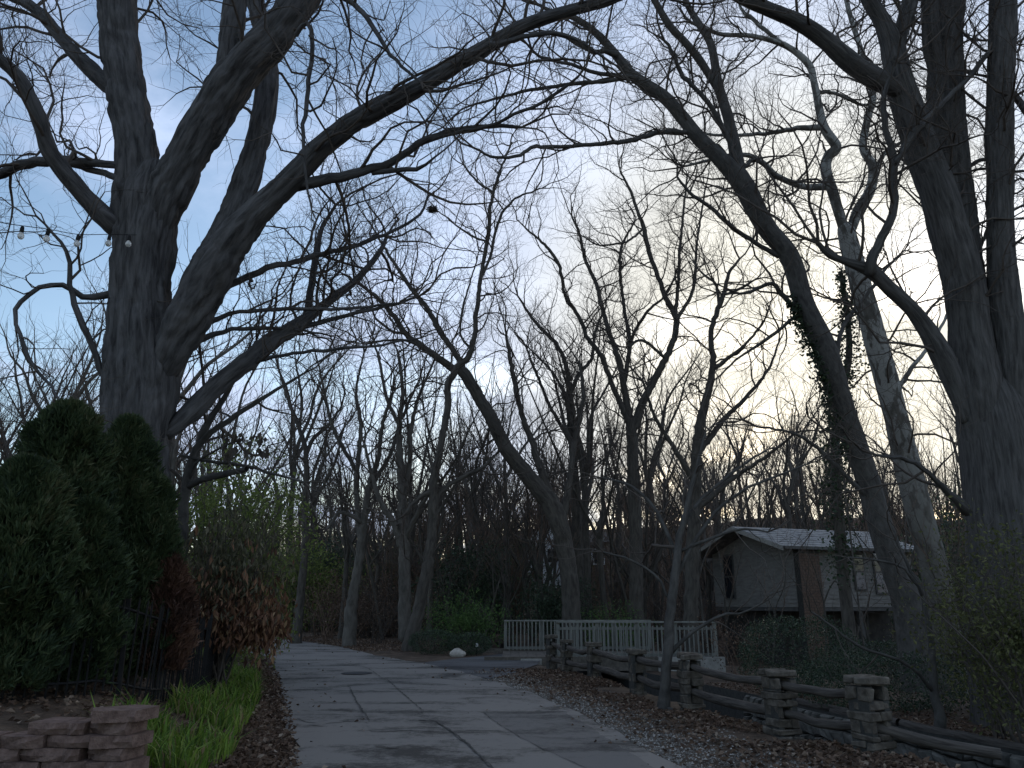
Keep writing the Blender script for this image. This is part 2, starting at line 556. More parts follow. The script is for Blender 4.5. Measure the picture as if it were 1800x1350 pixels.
def leaf_mesh(name, centers, size, rng, aspect=0.5, droop=None, outward=None, spread=1.0, shape='leaf', rnd=None):
    """many leaves: each a folded six-sided blade (4 triangles as 2 quads) with its own random number"""
    c = np.asarray(centers, float)
    n = len(c)
    d = rng.normal(size=(n, 3))
    if droop is not None:
        d = d * spread + np.array([0, 0, -droop])
    if outward is not None:
        d = d * spread + outward
    d /= np.linalg.norm(d, axis=1, keepdims=True) + 1e-9
    r = rng.normal(size=(n, 3))
    w = np.cross(d, r)
    w /= np.linalg.norm(w, axis=1, keepdims=True) + 1e-9
    up = np.cross(w, d)
    s = size * rng.uniform(0.6, 1.35, size=(n, 1))
    h = s * aspect * 0.5
    tip = c + d * s + up * s * rng.uniform(-0.18, 0.05, size=(n, 1))
    m1 = c + d * s * 0.45
    a = m1 + w * h + up * h * 0.35
    b = m1 - w * h + up * h * 0.35
    V = np.stack([c, a, tip, b], axis=1).reshape(-1, 3)
    i = np.arange(n) * 4
    F3 = np.concatenate([np.stack([i, i + 1, i + 2], 1), np.stack([i, i + 2, i + 3], 1)])
    rv = rng.rand(n) if rnd is None else rnd
    return raw_mesh(name, V, None, F3, False, {'rnd': ('FLOAT', 'POINT', np.repeat(rv, 4))})


def resample(keys, n):
    """Catmull-Rom through keys (rows of any width), n rows out"""
    k = np.asarray(keys, float)
    if len(k) == 2:
        t = np.linspace(0, 1, n)[:, None]
        return k[0] * (1 - t) + k[1] * t
    k = np.vstack([2 * k[0] - k[1], k, 2 * k[-1] - k[-2]])
    d = np.linalg.norm(np.diff(k[1:-1, :3], axis=0), axis=1)
    cum = np.concatenate([[0], np.cumsum(d)])
    q = np.linspace(0, cum[-1], n)
    i = np.clip(np.searchsorted(cum, q, side='right') - 1, 0, len(d) - 1)
    t = ((q - cum[i]) / np.maximum(d[i], 1e-9))[:, None]
    p0, p1, p2, p3 = k[i], k[i + 1], k[i + 2], k[i + 3]
    return 0.5 * (2 * p1 + (p2 - p0) * t + (2 * p0 - 5 * p1 + 4 * p2 - p3) * t * t + (3 * p1 - p0 - 3 * p2 + p3) * t ** 3)


# ------------------------------------------------------------------ growth of branches and twigs
def unit(x, y, z):
    q = 1.0 / math.sqrt(x * x + y * y + z * z + 1e-12)
    return x * q, y * q, z * q


def sprout(R, pos, d, r, ln, p, rend=0.35):
    n = max(3, min(8, int(ln / p['sl']) + 2))
    st = ln / (n - 1)
    pts, rad = [pos], [r]
    x, y, z = pos
    dx, dy, dz = d
    wig, up = p['wig'], p['up']
    for i in range(1, n):
        dx, dy, dz = unit(dx + R.gauss(0, wig), dy + R.gauss(0, wig), dz + R.gauss(0, wig) + up)
        x += dx * st
        y += dy * st
        z += dz * st
        pts.append((x, y, z))
        rad.append(r * (1 - (1 - rend) * i / (n - 1)))
    return pts, rad


def grow(out, R, pts, rad, p, d):
    cum = [0.0]
    for i in range(len(pts) - 1):
        a, b = pts[i], pts[i + 1]
        cum.append(cum[-1] + math.sqrt((b[0] - a[0]) ** 2 + (b[1] - a[1]) ** 2 + (b[2] - a[2]) ** 2))
    L = cum[-1]
    s = L * (p['t0'] if d == 0 else 0.12)
    sp = p['sp'][d]
    i = 0
    rmin = p['rmin']
    while True:
        s += sp * (0.45 + 1.1 * R.random())
        if s >= L * 0.99:
            break
        while cum[i + 1] < s:
            i += 1
        f = (s - cum[i]) / (cum[i + 1] - cum[i])
        a, b = pts[i], pts[i + 1]
        pos = (a[0] + (b[0] - a[0]) * f, a[1] + (b[1] - a[1]) * f, a[2] + (b[2] - a[2]) * f)
        rp = rad[i] + (rad[i + 1] - rad[i]) * f
        if rp < rmin * 0.8:
            continue
        spawn(out, R, pos, unit(b[0] - a[0], b[1] - a[1], b[2] - a[2]), rp, p, d, p['ang'][0], p['ang'][1], R.uniform(0.3, 0.62))
    a, b = pts[-2], pts[-1]
    if rad[-1] > rmin * 1.1:
        T = unit(b[0] - a[0], b[1] - a[1], b[2] - a[2])
        for q in range(2 if d else 3):
            spawn(out, R, b, T, rad[-1], p, d, 8, 38, R.uniform(0.6, 0.95))


def spawn(out, R, pos, T, rp, p, d, a0, a1, ratio):
    rmin = p['rmin']
    r = min(max(rp * ratio, rmin), p['rcap'][d])
    ln = p['lk'] * r ** 0.65 * R.uniform(0.6, 1.35)
    vx, vy, vz = R.gauss(0, 1), R.gauss(0, 1), R.gauss(0, 1) + p['bias']
    k = vx * T[0] + vy * T[1] + vz * T[2]
    vx, vy, vz = unit(vx - k * T[0], vy - k * T[1], vz - k * T[2])
    a = math.radians(R.uniform(a0, a1))
    c, s = math.cos(a), math.sin(a)
    cp, cr = sprout(R, pos, (T[0] * c + vx * s, T[1] * c + vy * s, T[2] * c + vz * s), r, ln, p)
    out.append((cp, cr))
    if d + 1 < len(p['sp']) and r > rmin * 1.15:
        grow(out, R, cp, cr, p, d + 1)


def par(**kw):
    p = dict(rmin=0.0028, sp=(0.42, 0.26, 0.185, 0.16), rcap=(0.03, 0.014, 0.007, 0.004), lk=22.0, sl=0.2, wig=0.27, up=0.03, bias=0.5, t0=0.25, ang=(32, 75))
    p.update(kw)
    return p


# ------------------------------------------------------------------ the lie of the land
LEFT_PX = [(510, 1350), (502, 1290), (494, 1230), (480, 1182), (456, 1152)]
RIGHT_PX = [(1190, 1350), (1090, 1290), (1010, 1250), (945, 1224), (860, 1195), (750, 1168), (650, 1150), (590, 1136), (500, 1125)]
LE = [(-1.2, -6.0), (-1.6, 2.0)] + [G(*p) for p in LEFT_PX] + [(-13.0, 31.0), (-18.5, 35.5), (-28, 38.5), (-45, 40)]
RE = [(4.2, -6.0), (3.3, 2.0)] + [G(*p) for p in RIGHT_PX] + [(-17, 40.8), (-28, 43.6), (-45, 45)]
PIER_PX = [(970, 1178), (997, 1185), (1045, 1197), (1122, 1225), (1217, 1250), (1377, 1296), (1538, 1332)]
PIER = [G(*p) for p in PIER_PX]
CRK = sorted([(y, x) for x, y in PIER] + [(2.0, 6.4), (-8.0, 9.4), (30.0, -1.6), (45.0, -5.5)])
CY, CX = np.array([c[0] for c in CRK]), np.array([c[1] for c in CRK])
LY, LX = np.array([p[1] for p in LE[:8]]), np.array([p[0] for p in LE[:8]])
RY, RX = np.array([p[1] for p in RE[:11]]), np.array([p[0] for p in RE[:11]])
CRW = 3.3


def ground_z(x, y):
    x, y = np.asarray(x, float), np.asarray(y, float)
    d = np.interp(y, LY, LX) - x
    bank = (0.62 - 0.35 * smooth(14, 24, y)) * smooth(0.55, 2.3, d) + 0.10 * smooth(0.1, 0.5, d)
    xc = np.interp(y, CY, CX)
    c = x - xc
    verge = 0.05 * smooth(0.1, 1.2, x - np.interp(y, RY, RX)) * (1 - smooth(-0.2, 0.6, c))
    creek = -1.55 * smooth(0.32, 0.62, c) + 1.25 * smooth(CRW - 0.1, CRW + 0.15, c)
    creek = creek * (1 - smooth(34, 42, y))
    far = -0.6 * smooth(7, 11, c) * (1 - smooth(42, 50, y))
    hill = 4.4 * smooth(44, 78, y) * smooth(-16, 6, x) + 5.0 * smooth(50, 95, y) + 2.0 * smooth(22, 60, x) * smooth(10, 40, y)
    hill = hill + 4.0 * (vnoise(np.stack([x * .07, y * .07, x * 0 + 2], -1)) - .5) * smooth(52, 75, y)
    lhill = 1.5 * smooth(8, 30, -x - 8) * (1 - smooth(26, 32, y))
    n = 0.06 * (vnoise(np.stack([x * 0.9, y * 0.9, x * 0], -1)) - 0.5) + 0.03 * (vnoise(np.stack([x * 3.1, y * 3.1, x * 0 + 5], -1)) - 0.5)
    offroad = np.maximum(smooth(0, 0.5, d), smooth(0, 0.5, x - np.interp(y, RY, RX)))
    offroad = np.where(y > 36.5, smooth(36.5, 48, y), offroad)
    dm = smooth(18.5, 20, y) * (1 - smooth(28, 30, y)) * (c < .6) * (x > -4)
    verge, n = verge * (1 - dm), n * (1 - dm)
    return -0.012 + (bank + verge + creek + far + hill + lhill) * np.where((y > 30) & (x < -8), smooth(44, 50, y), 1.0) + n * offroad * 1.2


def gz(x, y):
    return float(ground_z(np.array([x]), np.array([y]))[0])


def axis(lo, hi, f0, f1, fine, coarse):
    a = list(np.arange(f0, f1, fine))
    s, v = fine, f1
    while v < hi:
        a.append(v)
        s = min(s * 1.18, coarse)
        v += s
    a.append(hi)
    s, v = fine, f0
    b = []
    while v > lo:
        s = min(s * 1.18, coarse)
        v -= s
        b.append(max(v, lo))
    return np.array(sorted(set(b + a)))


ax_ = axis(-160, 160, -9, 12, 0.14, 6)
ay_ = axis(-25, 260, 6, 30, 0.17, 6)
gx, gy = np.meshgrid(ax_, ay_)
gzv = ground_z(gx, gy)
nx, ny = len(ax_), len(ay_)
idx = (np.arange(ny - 1)[:, None] * nx + np.arange(nx - 1)[None, :]).ravel()
tag(put('ground', raw_mesh('ground', np.stack([gx, gy, gzv], -1), np.stack([idx, idx + 1, idx + nx + 1, idx + nx], 1), None, True), M['ground']), kind='structure')

# road: a strip between its two edges
ROADN = 140
le = resample([(a, b, 0) for a, b in LE], ROADN)
re_ = resample([(a, b, 0) for a, b in RE], ROADN)
W = 9
rv = np.zeros((ROADN, W, 3))
rr_ = np.random.RandomState(9)
for k in range(W):
    t = k / (W - 1)
    rv[:, k] = le * (1 - t) + re_ * t
    rv[:, k, 2] = 0.012
jit = (vnoise(np.stack([le[:, 0] * 2.1, le[:, 1] * 2.1, le[:, 0] * 0], -1)) - 0.5) * 0.22
rv[:, 0, 0] += jit
rv[:, -1, 0] += (vnoise(np.stack([re_[:, 0] * 2.3, re_[:, 1] * 2.3, re_[:, 0] * 0 + 7], -1)) - 0.5) * 0.3
idx = (np.arange(ROADN - 1)[:, None] * W + np.arange(W - 1)[None, :]).ravel()
road = tag(put('road', raw_mesh('road', rv, np.stack([idx, idx + 1, idx + W + 1, idx + W], 1), None, True), M['asphalt']), kind='structure')


def on_road(px, py, z):
    x, y = G(px, py, z)
    return (x, y, z)


def sheet(name, pxs, z, mat, parent, jig=0.02, seed=1):
    jig *= 1.8
    R = random.Random(seed)
    pts = []
    for i in range(len(pxs)):
        a, b = on_road(*pxs[i], z), on_road(*pxs[(i + 1) % len(pxs)], z)
        n = max(1, int(math.dist(a, b) / 0.12))
        for k in range(n):
            t = k / n
            pts.append((a[0] + (b[0] - a[0]) * t + R.uniform(-jig, jig), a[1] + (b[1] - a[1]) * t + R.uniform(-jig, jig), z))
    return poly(name, pts, [tuple(range(len(pts)))], mat, parent)


sheet('asphalt_patch', [(848, 1252), (992, 1250), (1062, 1294), (1150, 1350), (1180, 1380), (1090, 1380), (1030, 1350), (943, 1310), (893, 1283)], 0.016, M['asphalt_dark'], road, 0.015, 1)
sheet('asphalt_patch', [(743, 1248), (846, 1252), (891, 1284), (941, 1311), (1028, 1351), (1086, 1381), (905, 1381), (867, 1350), (805, 1294), (767, 1267), (740, 1266)], 0.020, M['asphalt_pale'], road, 0.012, 2)
sheet('asphalt_patch', [(615, 1207), (682, 1194), (742, 1247), (738, 1267), (765, 1268), (780, 1282), (652, 1286), (640, 1262)], 0.016, M['asphalt_pale'], road, 0.012, 3)
sheet('asphalt_patch', [(530, 1262), (600, 1238), (634, 1252), (640, 1262), (560, 1275)], 0.018, M['asphalt'], road, 0.05, 4)


def crack(pxs, w, seed):
    R = random.Random(seed)
    k = resample([on_road(a, b, 0.025) for a, b in pxs], 40)
    V = []
    for i, q in enumerate(k):
        t = k[min(i + 1, 39)] - k[max(i - 1, 0)]
        nrm = np.array([-t[1], t[0], 0]) / (np.linalg.norm(t) + 1e-9)
        ww = w * R.uniform(0.02, 0.62)
        q = q + nrm * R.uniform(-0.012, 0.012)
        V += [q + nrm * ww / 2, q - nrm * ww / 2]
    poly('crack', [tuple(v) for v in V], [(2 * i, 2 * i + 2, 2 * i + 3, 2 * i + 1) for i in range(39)], M['seam'], road)


crack([(680, 1193), (712, 1222), (743, 1248)], 0.05, 1)
crack([(743, 1249), (850, 1251), (990, 1250)], 0.06, 2)
crack([(615, 1207), (627, 1233), (650, 1265)], 0.05, 3)
crack([(767, 1267), (812, 1298), (868, 1350), (890, 1375)], 0.05, 4)
crack([(848, 1252), (895, 1284), (945, 1311), (1032, 1351)], 0.03, 5)
crack([(650, 1285), (720, 1284), (782, 1282)], 0.03, 6)
crack([(585, 1160), (640, 1172), (670, 1190)], 0.05, 7)
crack([(880, 1290), (960, 1296), (1030, 1298), (1060, 1294)], 0.05, 8)
crack([(770, 1302), (800, 1300), (815, 1301)], 0.09, 9)
crack([(660, 1310), (690, 1314), (705, 1311)], 0.12, 10)
# manhole
mh = on_road(627, 1183, 0.024)
ring = [(mh[0] + 0.36 * math.cos(a), mh[1] + 0.36 * math.sin(a), 0.024) for a in np.arange(28) * math.pi / 14]
mo = poly('manhole_cover', [(x - mh[0], y - mh[1], 0) for x, y, _ in ring] + [(0.9 * (x - mh[0]), 0.9 * (y - mh[1]), 0.006) for x, y, _ in ring],
          [(i, (i + 1) % 28, 28 + (i + 1) % 28, 28 + i) for i in range(28)] + [tuple(range(28, 56))], M['tar'])
mo.location = mh
tag(mo, 'round dark manhole cover set in the grey road', 'manhole cover')
M['tar_drive'] = mat_asphalt('dark_driveway', (0.022, 0.022, 0.023), (0.085, 0.084, 0.086), 1.0)
# driveway to the bridge
dv = [G(*p) for p in [(735, 1166), (860, 1194), (905, 1183), (945, 1168), (958, 1152), (890, 1149), (822, 1156)]]
dn = poly('driveway', [(x, y, 0.008) for i, (x, y) in enumerate(dv)], [tuple(range(len(dv)))], M['tar_drive'])
tag(dn, kind='structure')
wy = np.linspace(-8, 44, 40)
wx = np.interp(wy, CY, CX)
poly_v = [(a + 0.3, b, -1.42) for a, b in zip(wx, wy)] + [(a + CRW + 0.1, b, -1.42) for a, b in zip(wx, wy)]
tag(poly('creek_water', poly_v, [(i, 40 + i, 41 + i, i + 1) for i in range(39)], M['water']), kind='structure')

# ------------------------------------------------------------------ traced trees
def traced_tree(name, label, mat, trunk, limbs, Y, seed, twig=None, p=None, group=None, relief=0.0, base_flare=1.3, down=True, tw_on_trunk=True):
    """trunk: (x, y, w) in photograph pixels at depth Y; limbs: list of ((x, y, w)..., Y0, Y1[, params]) each a real tapered branch"""
    R = random.Random(seed)
    p = p or par()

    def world(keys, Y0, Y1):
        out = []
        for i, (a, b, w) in enumerate(keys):
            t = i / max(1, len(keys) - 1)
            q, mpp = P(a, b, Y0 + (Y1 - Y0) * t)
            out.append((*q, w * mpp / 2))
        return out
    Yt = Y if isinstance(Y, tuple) else (Y, Y)
    tk = world(trunk, *Yt)
    bx_, by_ = tk[0][0], tk[0][1]
    bz_ = gz(bx_, by_)
    if down and tk[0][2] > bz_ + 0.3:
        tk = [(bx_, by_, bz_ - 0.15, tk[0][3] * base_flare), (bx_, by_, bz_ + 0.25, tk[0][3] * (1 + (base_flare - 1) * 0.5))] + tk
    if tk[-1][3] > 0.09:          # the trunk closes inside its fork
        q0, q1 = np.array(tk[-2]), np.array(tk[-1])
        dd_ = (q1[:3] - q0[:3]) / np.linalg.norm(q1[:3] - q0[:3])
        tk = tk + [(*(q1[:3] + dd_ * q1[3] * .7), q1[3] * .75), (*(q1[:3] + dd_ * q1[3] * 1.2), q1[3] * .2)]
    root = empty(name, (bx_, by_, bz_), label, 'tree', group)
    org = (bx_, by_, bz_)

    def part(pname, keys, pp):
        L = sum(math.dist(keys[i][:3], keys[i + 1][:3]) for i in range(len(keys) - 1))
        rm = max(k[3] for k in keys)
        big = relief and rm > 0.11
        n = max(6, int(L / ((0.06 if rm > 0.25 else .075) if big else 0.16)))
        k = resample(keys, n)
        k[:, 3] = np.maximum(k[:, 3], 0.002)
        if not big:
            k[1:-1, :3] += np.array([[R.gauss(0, 0.006 + 0.1 * min(q[3], .1)) for _ in range(3)] for q in k[1:-1]])
        g0 = k[0].copy()
        dv_ = k[0, :3] - k[1, :3]
        g0[:3] += dv_ / (np.linalg.norm(dv_) + 1e-9) * k[0, 3] * .5
        g0[3] = .002
        k = np.vstack([g0, k])
        o = put(pname, tube_mesh(pname, [(k[:, :3], k[:, 3])], org, relief if big else (0.006 if rm > 0.05 else 0), (84 if rm > 0.25 else 48) if big else max(7, sides_for(rm)), 9.0), mat, root)
        if pp:
            tw = []
            step = max(1, n // 60)
            grow(tw, R, [tuple(q[:3]) for q in k[::step]], [q[3] for q in k[::step]], pp, 0)
            if tw:
                tag(put('twigs', tube_mesh('twigs', tw, org), M[twig or 'twig'], o), kind='stuff')
        return o
    part('trunk', tk, tw_on_trunk and dict(p, t0=0.45))
    for lb in limbs:
        ks = list(lb[0])
        if ks[0][2] > 20:
            ks[0] = (ks[0][0], ks[0][1], ks[0][2] * 0.55)
        part('limb', world(ks, lb[1], lb[2]), lb[3] if len(lb) > 3 else p)
    return root


NO = None
p1 = par()
p1s = par(sp=(0.35, 0.24, 0.175, 0.16), t0=0.12)
maple = traced_tree('maple_tree', 'huge shaggy-barked maple behind the evergreen hedge, forking into thick stems', M['maple'],
    [(238, 930, 112), (240, 783, 116), (247, 683, 124), (247, 600, 114), (246, 517, 100), (252, 433, 102), (262, 350, 94), (268, 318, 70)],
    [
        ([(242, 470, 80), (243, 380, 82), (243, 310, 76), (239, 250, 71), (222, 150, 68), (210, 70, 66), (205, 0, 64), (198, -90, 58), (185, -230, 45), (190, -380, 30)], 11.85, 11.6, par(t0=.35)),
        ([(266, 440, 76), (286, 360, 72), (320, 292, 68), (358, 225, 72), (395, 165, 74), (430, 118, 72), (478, 68, 66), (528, 0, 58), (570, -70, 48), (640, -200, 30)], 11.8, 10.8, par(t0=.4)),
        ([(396, 178, 40), (402, 130, 42), (404, 85, 41), (409, 40, 40), (414, -10, 38), (420, -120, 28)], 11.35, 11.1, par(t0=.3)),
        ([(322, 570, 70), (360, 490, 72), (396, 425, 64), (422, 350, 50), (443, 280, 45), (462, 205, 42), (470, 130, 41), (462, 60, 34), (450, 0, 30), (440, -120, 20)], 11.7, 13.0, par(t0=.4)),
        ([(262, 700, 60), (292, 632, 64), (330, 560, 76), (370, 487, 78), (410, 424, 66), (452, 374, 50), (505, 322, 44), (560, 262, 39), (620, 216, 37), (680, 182, 36), (730, 156, 31), (790, 120, 30), (850, 86, 28), (920, 46, 24), (1000, 20, 21), (1070, 0, 19), (1150, -35, 15), (1230, -60, 8)], 11.85, 9.8, par(t0=.38)),
        ([(496, 334, 34), (530, 324, 22), (570, 315, 20), (640, 300, 16), (690, 284, 14), (740, 250, 12), (790, 231, 10), (830, 225, 9), (880, 222, 8), (916, 224, 5)], 11.3, 10.6, p1s),
        ([(655, 303, 11), (690, 299, 9), (732, 296, 8), (760, 280, 4), (800, 246, 2.5)], 11.1, 10.6, p1s),
        ([(730, 258, 8), (790, 236, 6), (860, 222, 6), (905, 200, 6), (950, 182, 6), (990, 155, 6), (1018, 133, 4)], 11.0, 9.8, p1s),
        ([(222, 410, 44), (200, 398, 36), (150, 345, 31), (112, 302, 30), (86, 262, 29), (69, 208, 26), (41, 147, 22), (5, 108, 20), (-40, 70, 16), (-110, 40, 10)], 11.85, 9.8, p1),
        ([(215, 175, 40), (182, 142, 30), (140, 103, 26), (102, 60, 22), (65, 18, 20), (20, -5, 16), (-60, -30, 9)], 11.8, 12.6, p1),
        ([(222, 292, 14), (180, 286, 14), (130, 284, 17), (85, 282, 18), (35, 290, 18), (0, 308, 17), (-50, 330, 12)], 11.5, 12.6, p1s),
        ([(222, 318, 13), (190, 308, 12), (160, 298, 11), (120, 287, 10)], 11.5, 12.2, NO),
        ([(205, 516, 18), (178, 522, 13), (155, 526, 12), (138, 517, 11), (122, 505, 10), (85, 500, 9), (52, 519, 8), (28, 541, 8), (30, 570, 7), (44, 612, 7), (65, 650, 6), (90, 680, 5), (105, 705, 4)], 11.7, 10.6, p1s),
        ([(195, 680, 14), (178, 655, 12), (165, 615, 11), (141, 560, 11), (126, 505, 9), (122, 460, 8), (110, 430, 6), (80, 395, 4)], 11.75, 11.0, p1s),
        ([(290, 765, 46), (338, 722, 37), (392, 668, 34), (440, 632, 34), (478, 600, 31), (518, 576, 27), (548, 553, 19), (588, 522, 16), (628, 490, 12), (667, 443, 9), (680, 415, 6)], 11.9, 14.2, p1s),
        ([(515, 578, 12), (560, 568, 9), (620, 552, 7), (680, 538, 6), (735, 522, 4)], 13.2, 13.8, p1s),
        ([(365, 535, 22), (400, 505, 13), (470, 472, 11), (512, 463, 10), (552, 449, 10), (600, 440, 8), (647, 423, 7), (695, 404, 6), (738, 378, 5), (752, 345, 4)], 11.8, 13.2, p1s),
        ([(352, 575, 14), (400, 553, 8), (450, 547, 7), (500, 543, 7), (587, 543, 6), (633, 540, 5), (700, 533, 4)], 11.8, 12.8, p1s),
        ([(340, 600, 14), (400, 582, 8), (465, 577, 7), (530, 582, 5), (580, 590, 3)], 11.9, 13.4, p1s),
        ([(452, 632, 12), (480, 626, 7), (532, 620, 6), (590, 613, 6), (650, 610, 5), (700, 600, 4), (740, 594, 3)], 12.6, 12.0, p1s),
        ([(535, 568, 17), (545, 520, 13), (550, 480, 12), (558, 440, 10), (566, 400, 8), (590, 360, 5)], 13.4, 13.8, p1s),
        ([(520, 62, 9), (535, 40, 8), (545, 48, 8), (549, 80, 8), (543, 130, 8), (538, 180, 8), (533, 230, 7), (537, 300, 5), (548, 370, 3)], 10.6, 10.3, p1s),
        ([(540, -30, 12), (610, 0, 10), (645, 32, 9), (670, 72, 8), (700, 110, 6), (740, 145, 5)], 10.4, 9.6, p1s),
        ([(860, 80, 16), (900, 72, 9), (950, 60, 8), (1000, 63, 6), (1060, 100, 5)], 10.2, 10.0, p1s),
    ], 11.8, 11, p=p1, relief=0.05, base_flare=1.35, tw_on_trunk=False)

p2 = par(rmin=0.0038, sp=(0.46, 0.30, 0.22, 0.19), rcap=(0.035, 0.017, 0.009, 0.006), sl=0.16)
p2s = dict(p2, t0=0.12)
traced_tree('leaning_tree', 'tall grey tree leaning left over the road in front of the low house', M['smooth'],
    [(1600, 1080, 52), (1577, 1010, 46), (1548, 925, 43), (1523, 840, 40), (1484, 725, 39), (1450, 615, 40), (1414, 533, 35), (1389, 453, 34), (1347, 400, 34), (1302, 318, 36), (1262, 275, 27), (1227, 241, 25), (1200, 207, 23), (1167, 170, 21), (1113, 133, 19), (1083, 97, 16), (1053, 63, 13), (1013, 33, 10), (975, 22, 7), (930, 0, 4)],
    [
        ([(1303, 322, 24), (1298, 290, 23), (1280, 207, 19), (1263, 150, 17), (1250, 80, 14), (1227, 40, 12), (1205, 0, 10), (1190, -60, 6)], 19, 20, p2),
        ([(1266, 165, 12), (1233, 110, 14), (1205, 75, 13), (1177, 45, 13), (1150, 0, 11), (1120, -50, 8)], 19.6, 18.5, p2),
        ([(1300, 300, 10), (1278, 240, 9), (1250, 188, 9), (1222, 155, 8), (1198, 130, 8), (1185, 95, 7), (1168, 72, 5)], 19, 18.3, p2s),
        ([(1225, 240, 11), (1205, 233, 9), (1160, 233, 9), (1110, 247, 9), (1073, 251, 8), (1000, 257, 7), (940, 258, 7), (913, 273, 6), (867, 276, 5), (833, 260, 4)], 19, 16.5, p2s),
        ([(1120, 137, 9), (1090, 134, 8), (1053, 130, 7), (1000, 112, 6), (950, 100, 5), (927, 78, 4)], 18.6, 17.4, p2s),
        ([(1112, 136, 8), (1067, 143, 7), (1013, 147, 7), (940, 157, 6), (883, 170, 5), (835, 183, 4)], 18.6, 19.2, p2s),
        ([(1085, 97, 12), (1062, 90, 10), (1040, 91, 9), (993, 63, 9), (950, 58, 8), (910, 70, 7), (880, 80, 5)], 18.4, 17.2, p2s),
        ([(1385, 452, 12), (1366, 449, 9), (1325, 425, 8), (1287, 400, 8), (1253, 367, 7), (1213, 340, 6), (1190, 310, 4)], 19, 18.2, p2s),
        ([(1412, 552, 14), (1398, 541, 10), (1372, 515, 9), (1357, 498, 7), (1320, 513, 6), (1300, 516, 4)], 19, 18.4, p2s),
        ([(1412, 560, 8), (1398, 556, 7), (1370, 580, 6), (1343, 600, 6), (1300, 628, 4), (1260, 665, 3)], 19, 18.6, p2s),
        ([(1300, 300, 8), (1330, 282, 7), (1367, 312, 7), (1400, 320, 6)], 19, 19.8, p2s),
        ([(1470, 640, 9), (1475, 600, 8), (1490, 560, 7), (1530, 510, 6), (1560, 470, 5), (1590, 440, 3)], 19, 20, p2s),
        ([(1560, 905, 12), (1500, 850, 8), (1440, 790, 7), (1390, 760, 5), (1330, 750, 4)], 19, 18, p2s),
    ], (19, 18.6), 21, p=p2, relief=0.012)

traced_tree('sycamore_tree', 'pale mottled sycamore with crooked forked top right of the leaning tree', M['sycamore'],
    [(1658, 1090, 50), (1640, 990, 47), (1613, 893, 46), (1575, 735, 40), (1540, 600, 38), (1514, 505, 36), (1494, 432, 32), (1487, 405, 28)],
    [
        ([(1488, 425, 26), (1467, 347, 18), (1452, 300, 19), (1456, 275, 18), (1470, 258, 18), (1447, 220, 16), (1432, 150, 12), (1421, 113, 12), (1380, 80, 10), (1320, 63, 8), (1267, 60, 7), (1215, 40, 5)], 21, 20, p2),
        ([(1490, 425, 26), (1507, 374, 19), (1530, 334, 18), (1534, 293, 16), (1517, 258, 14), (1526, 205, 13), (1534, 162, 11), (1513, 87, 9), (1493, 22, 8), (1478, -40, 5)], 21, 22, p2),
        ([(1454, 328, 14), (1413, 328, 11), (1367, 310, 10), (1340, 285, 9), (1308, 272, 8), (1255, 280, 6), (1205, 292, 4)], 21, 19.5, p2s),
        ([(1442, 224, 12), (1400, 226, 9), (1347, 234, 7), (1287, 238, 6), (1235, 235, 4)], 20.6, 21.5, p2s),
        ([(1535, 305, 9), (1546, 285, 8), (1562, 262, 7), (1590, 245, 5), (1620, 200, 3)], 21.4, 21.0, p2s),
        ([(1433, 160, 7), (1470, 165, 6), (1520, 185, 5), (1560, 175, 3)], 20.5, 21.5, p2s),
        ([(1378, 78, 7), (1330, 40, 7), (1300, 10, 5), (1290, -30, 3)], 20.2, 20.8, p2s),
        ([(1560, 720, 12), (1600, 650, 8), (1640, 600, 6), (1680, 520, 4)], 21, 22, p2s),
    ], 21, 31, p=p2, relief=0.010)

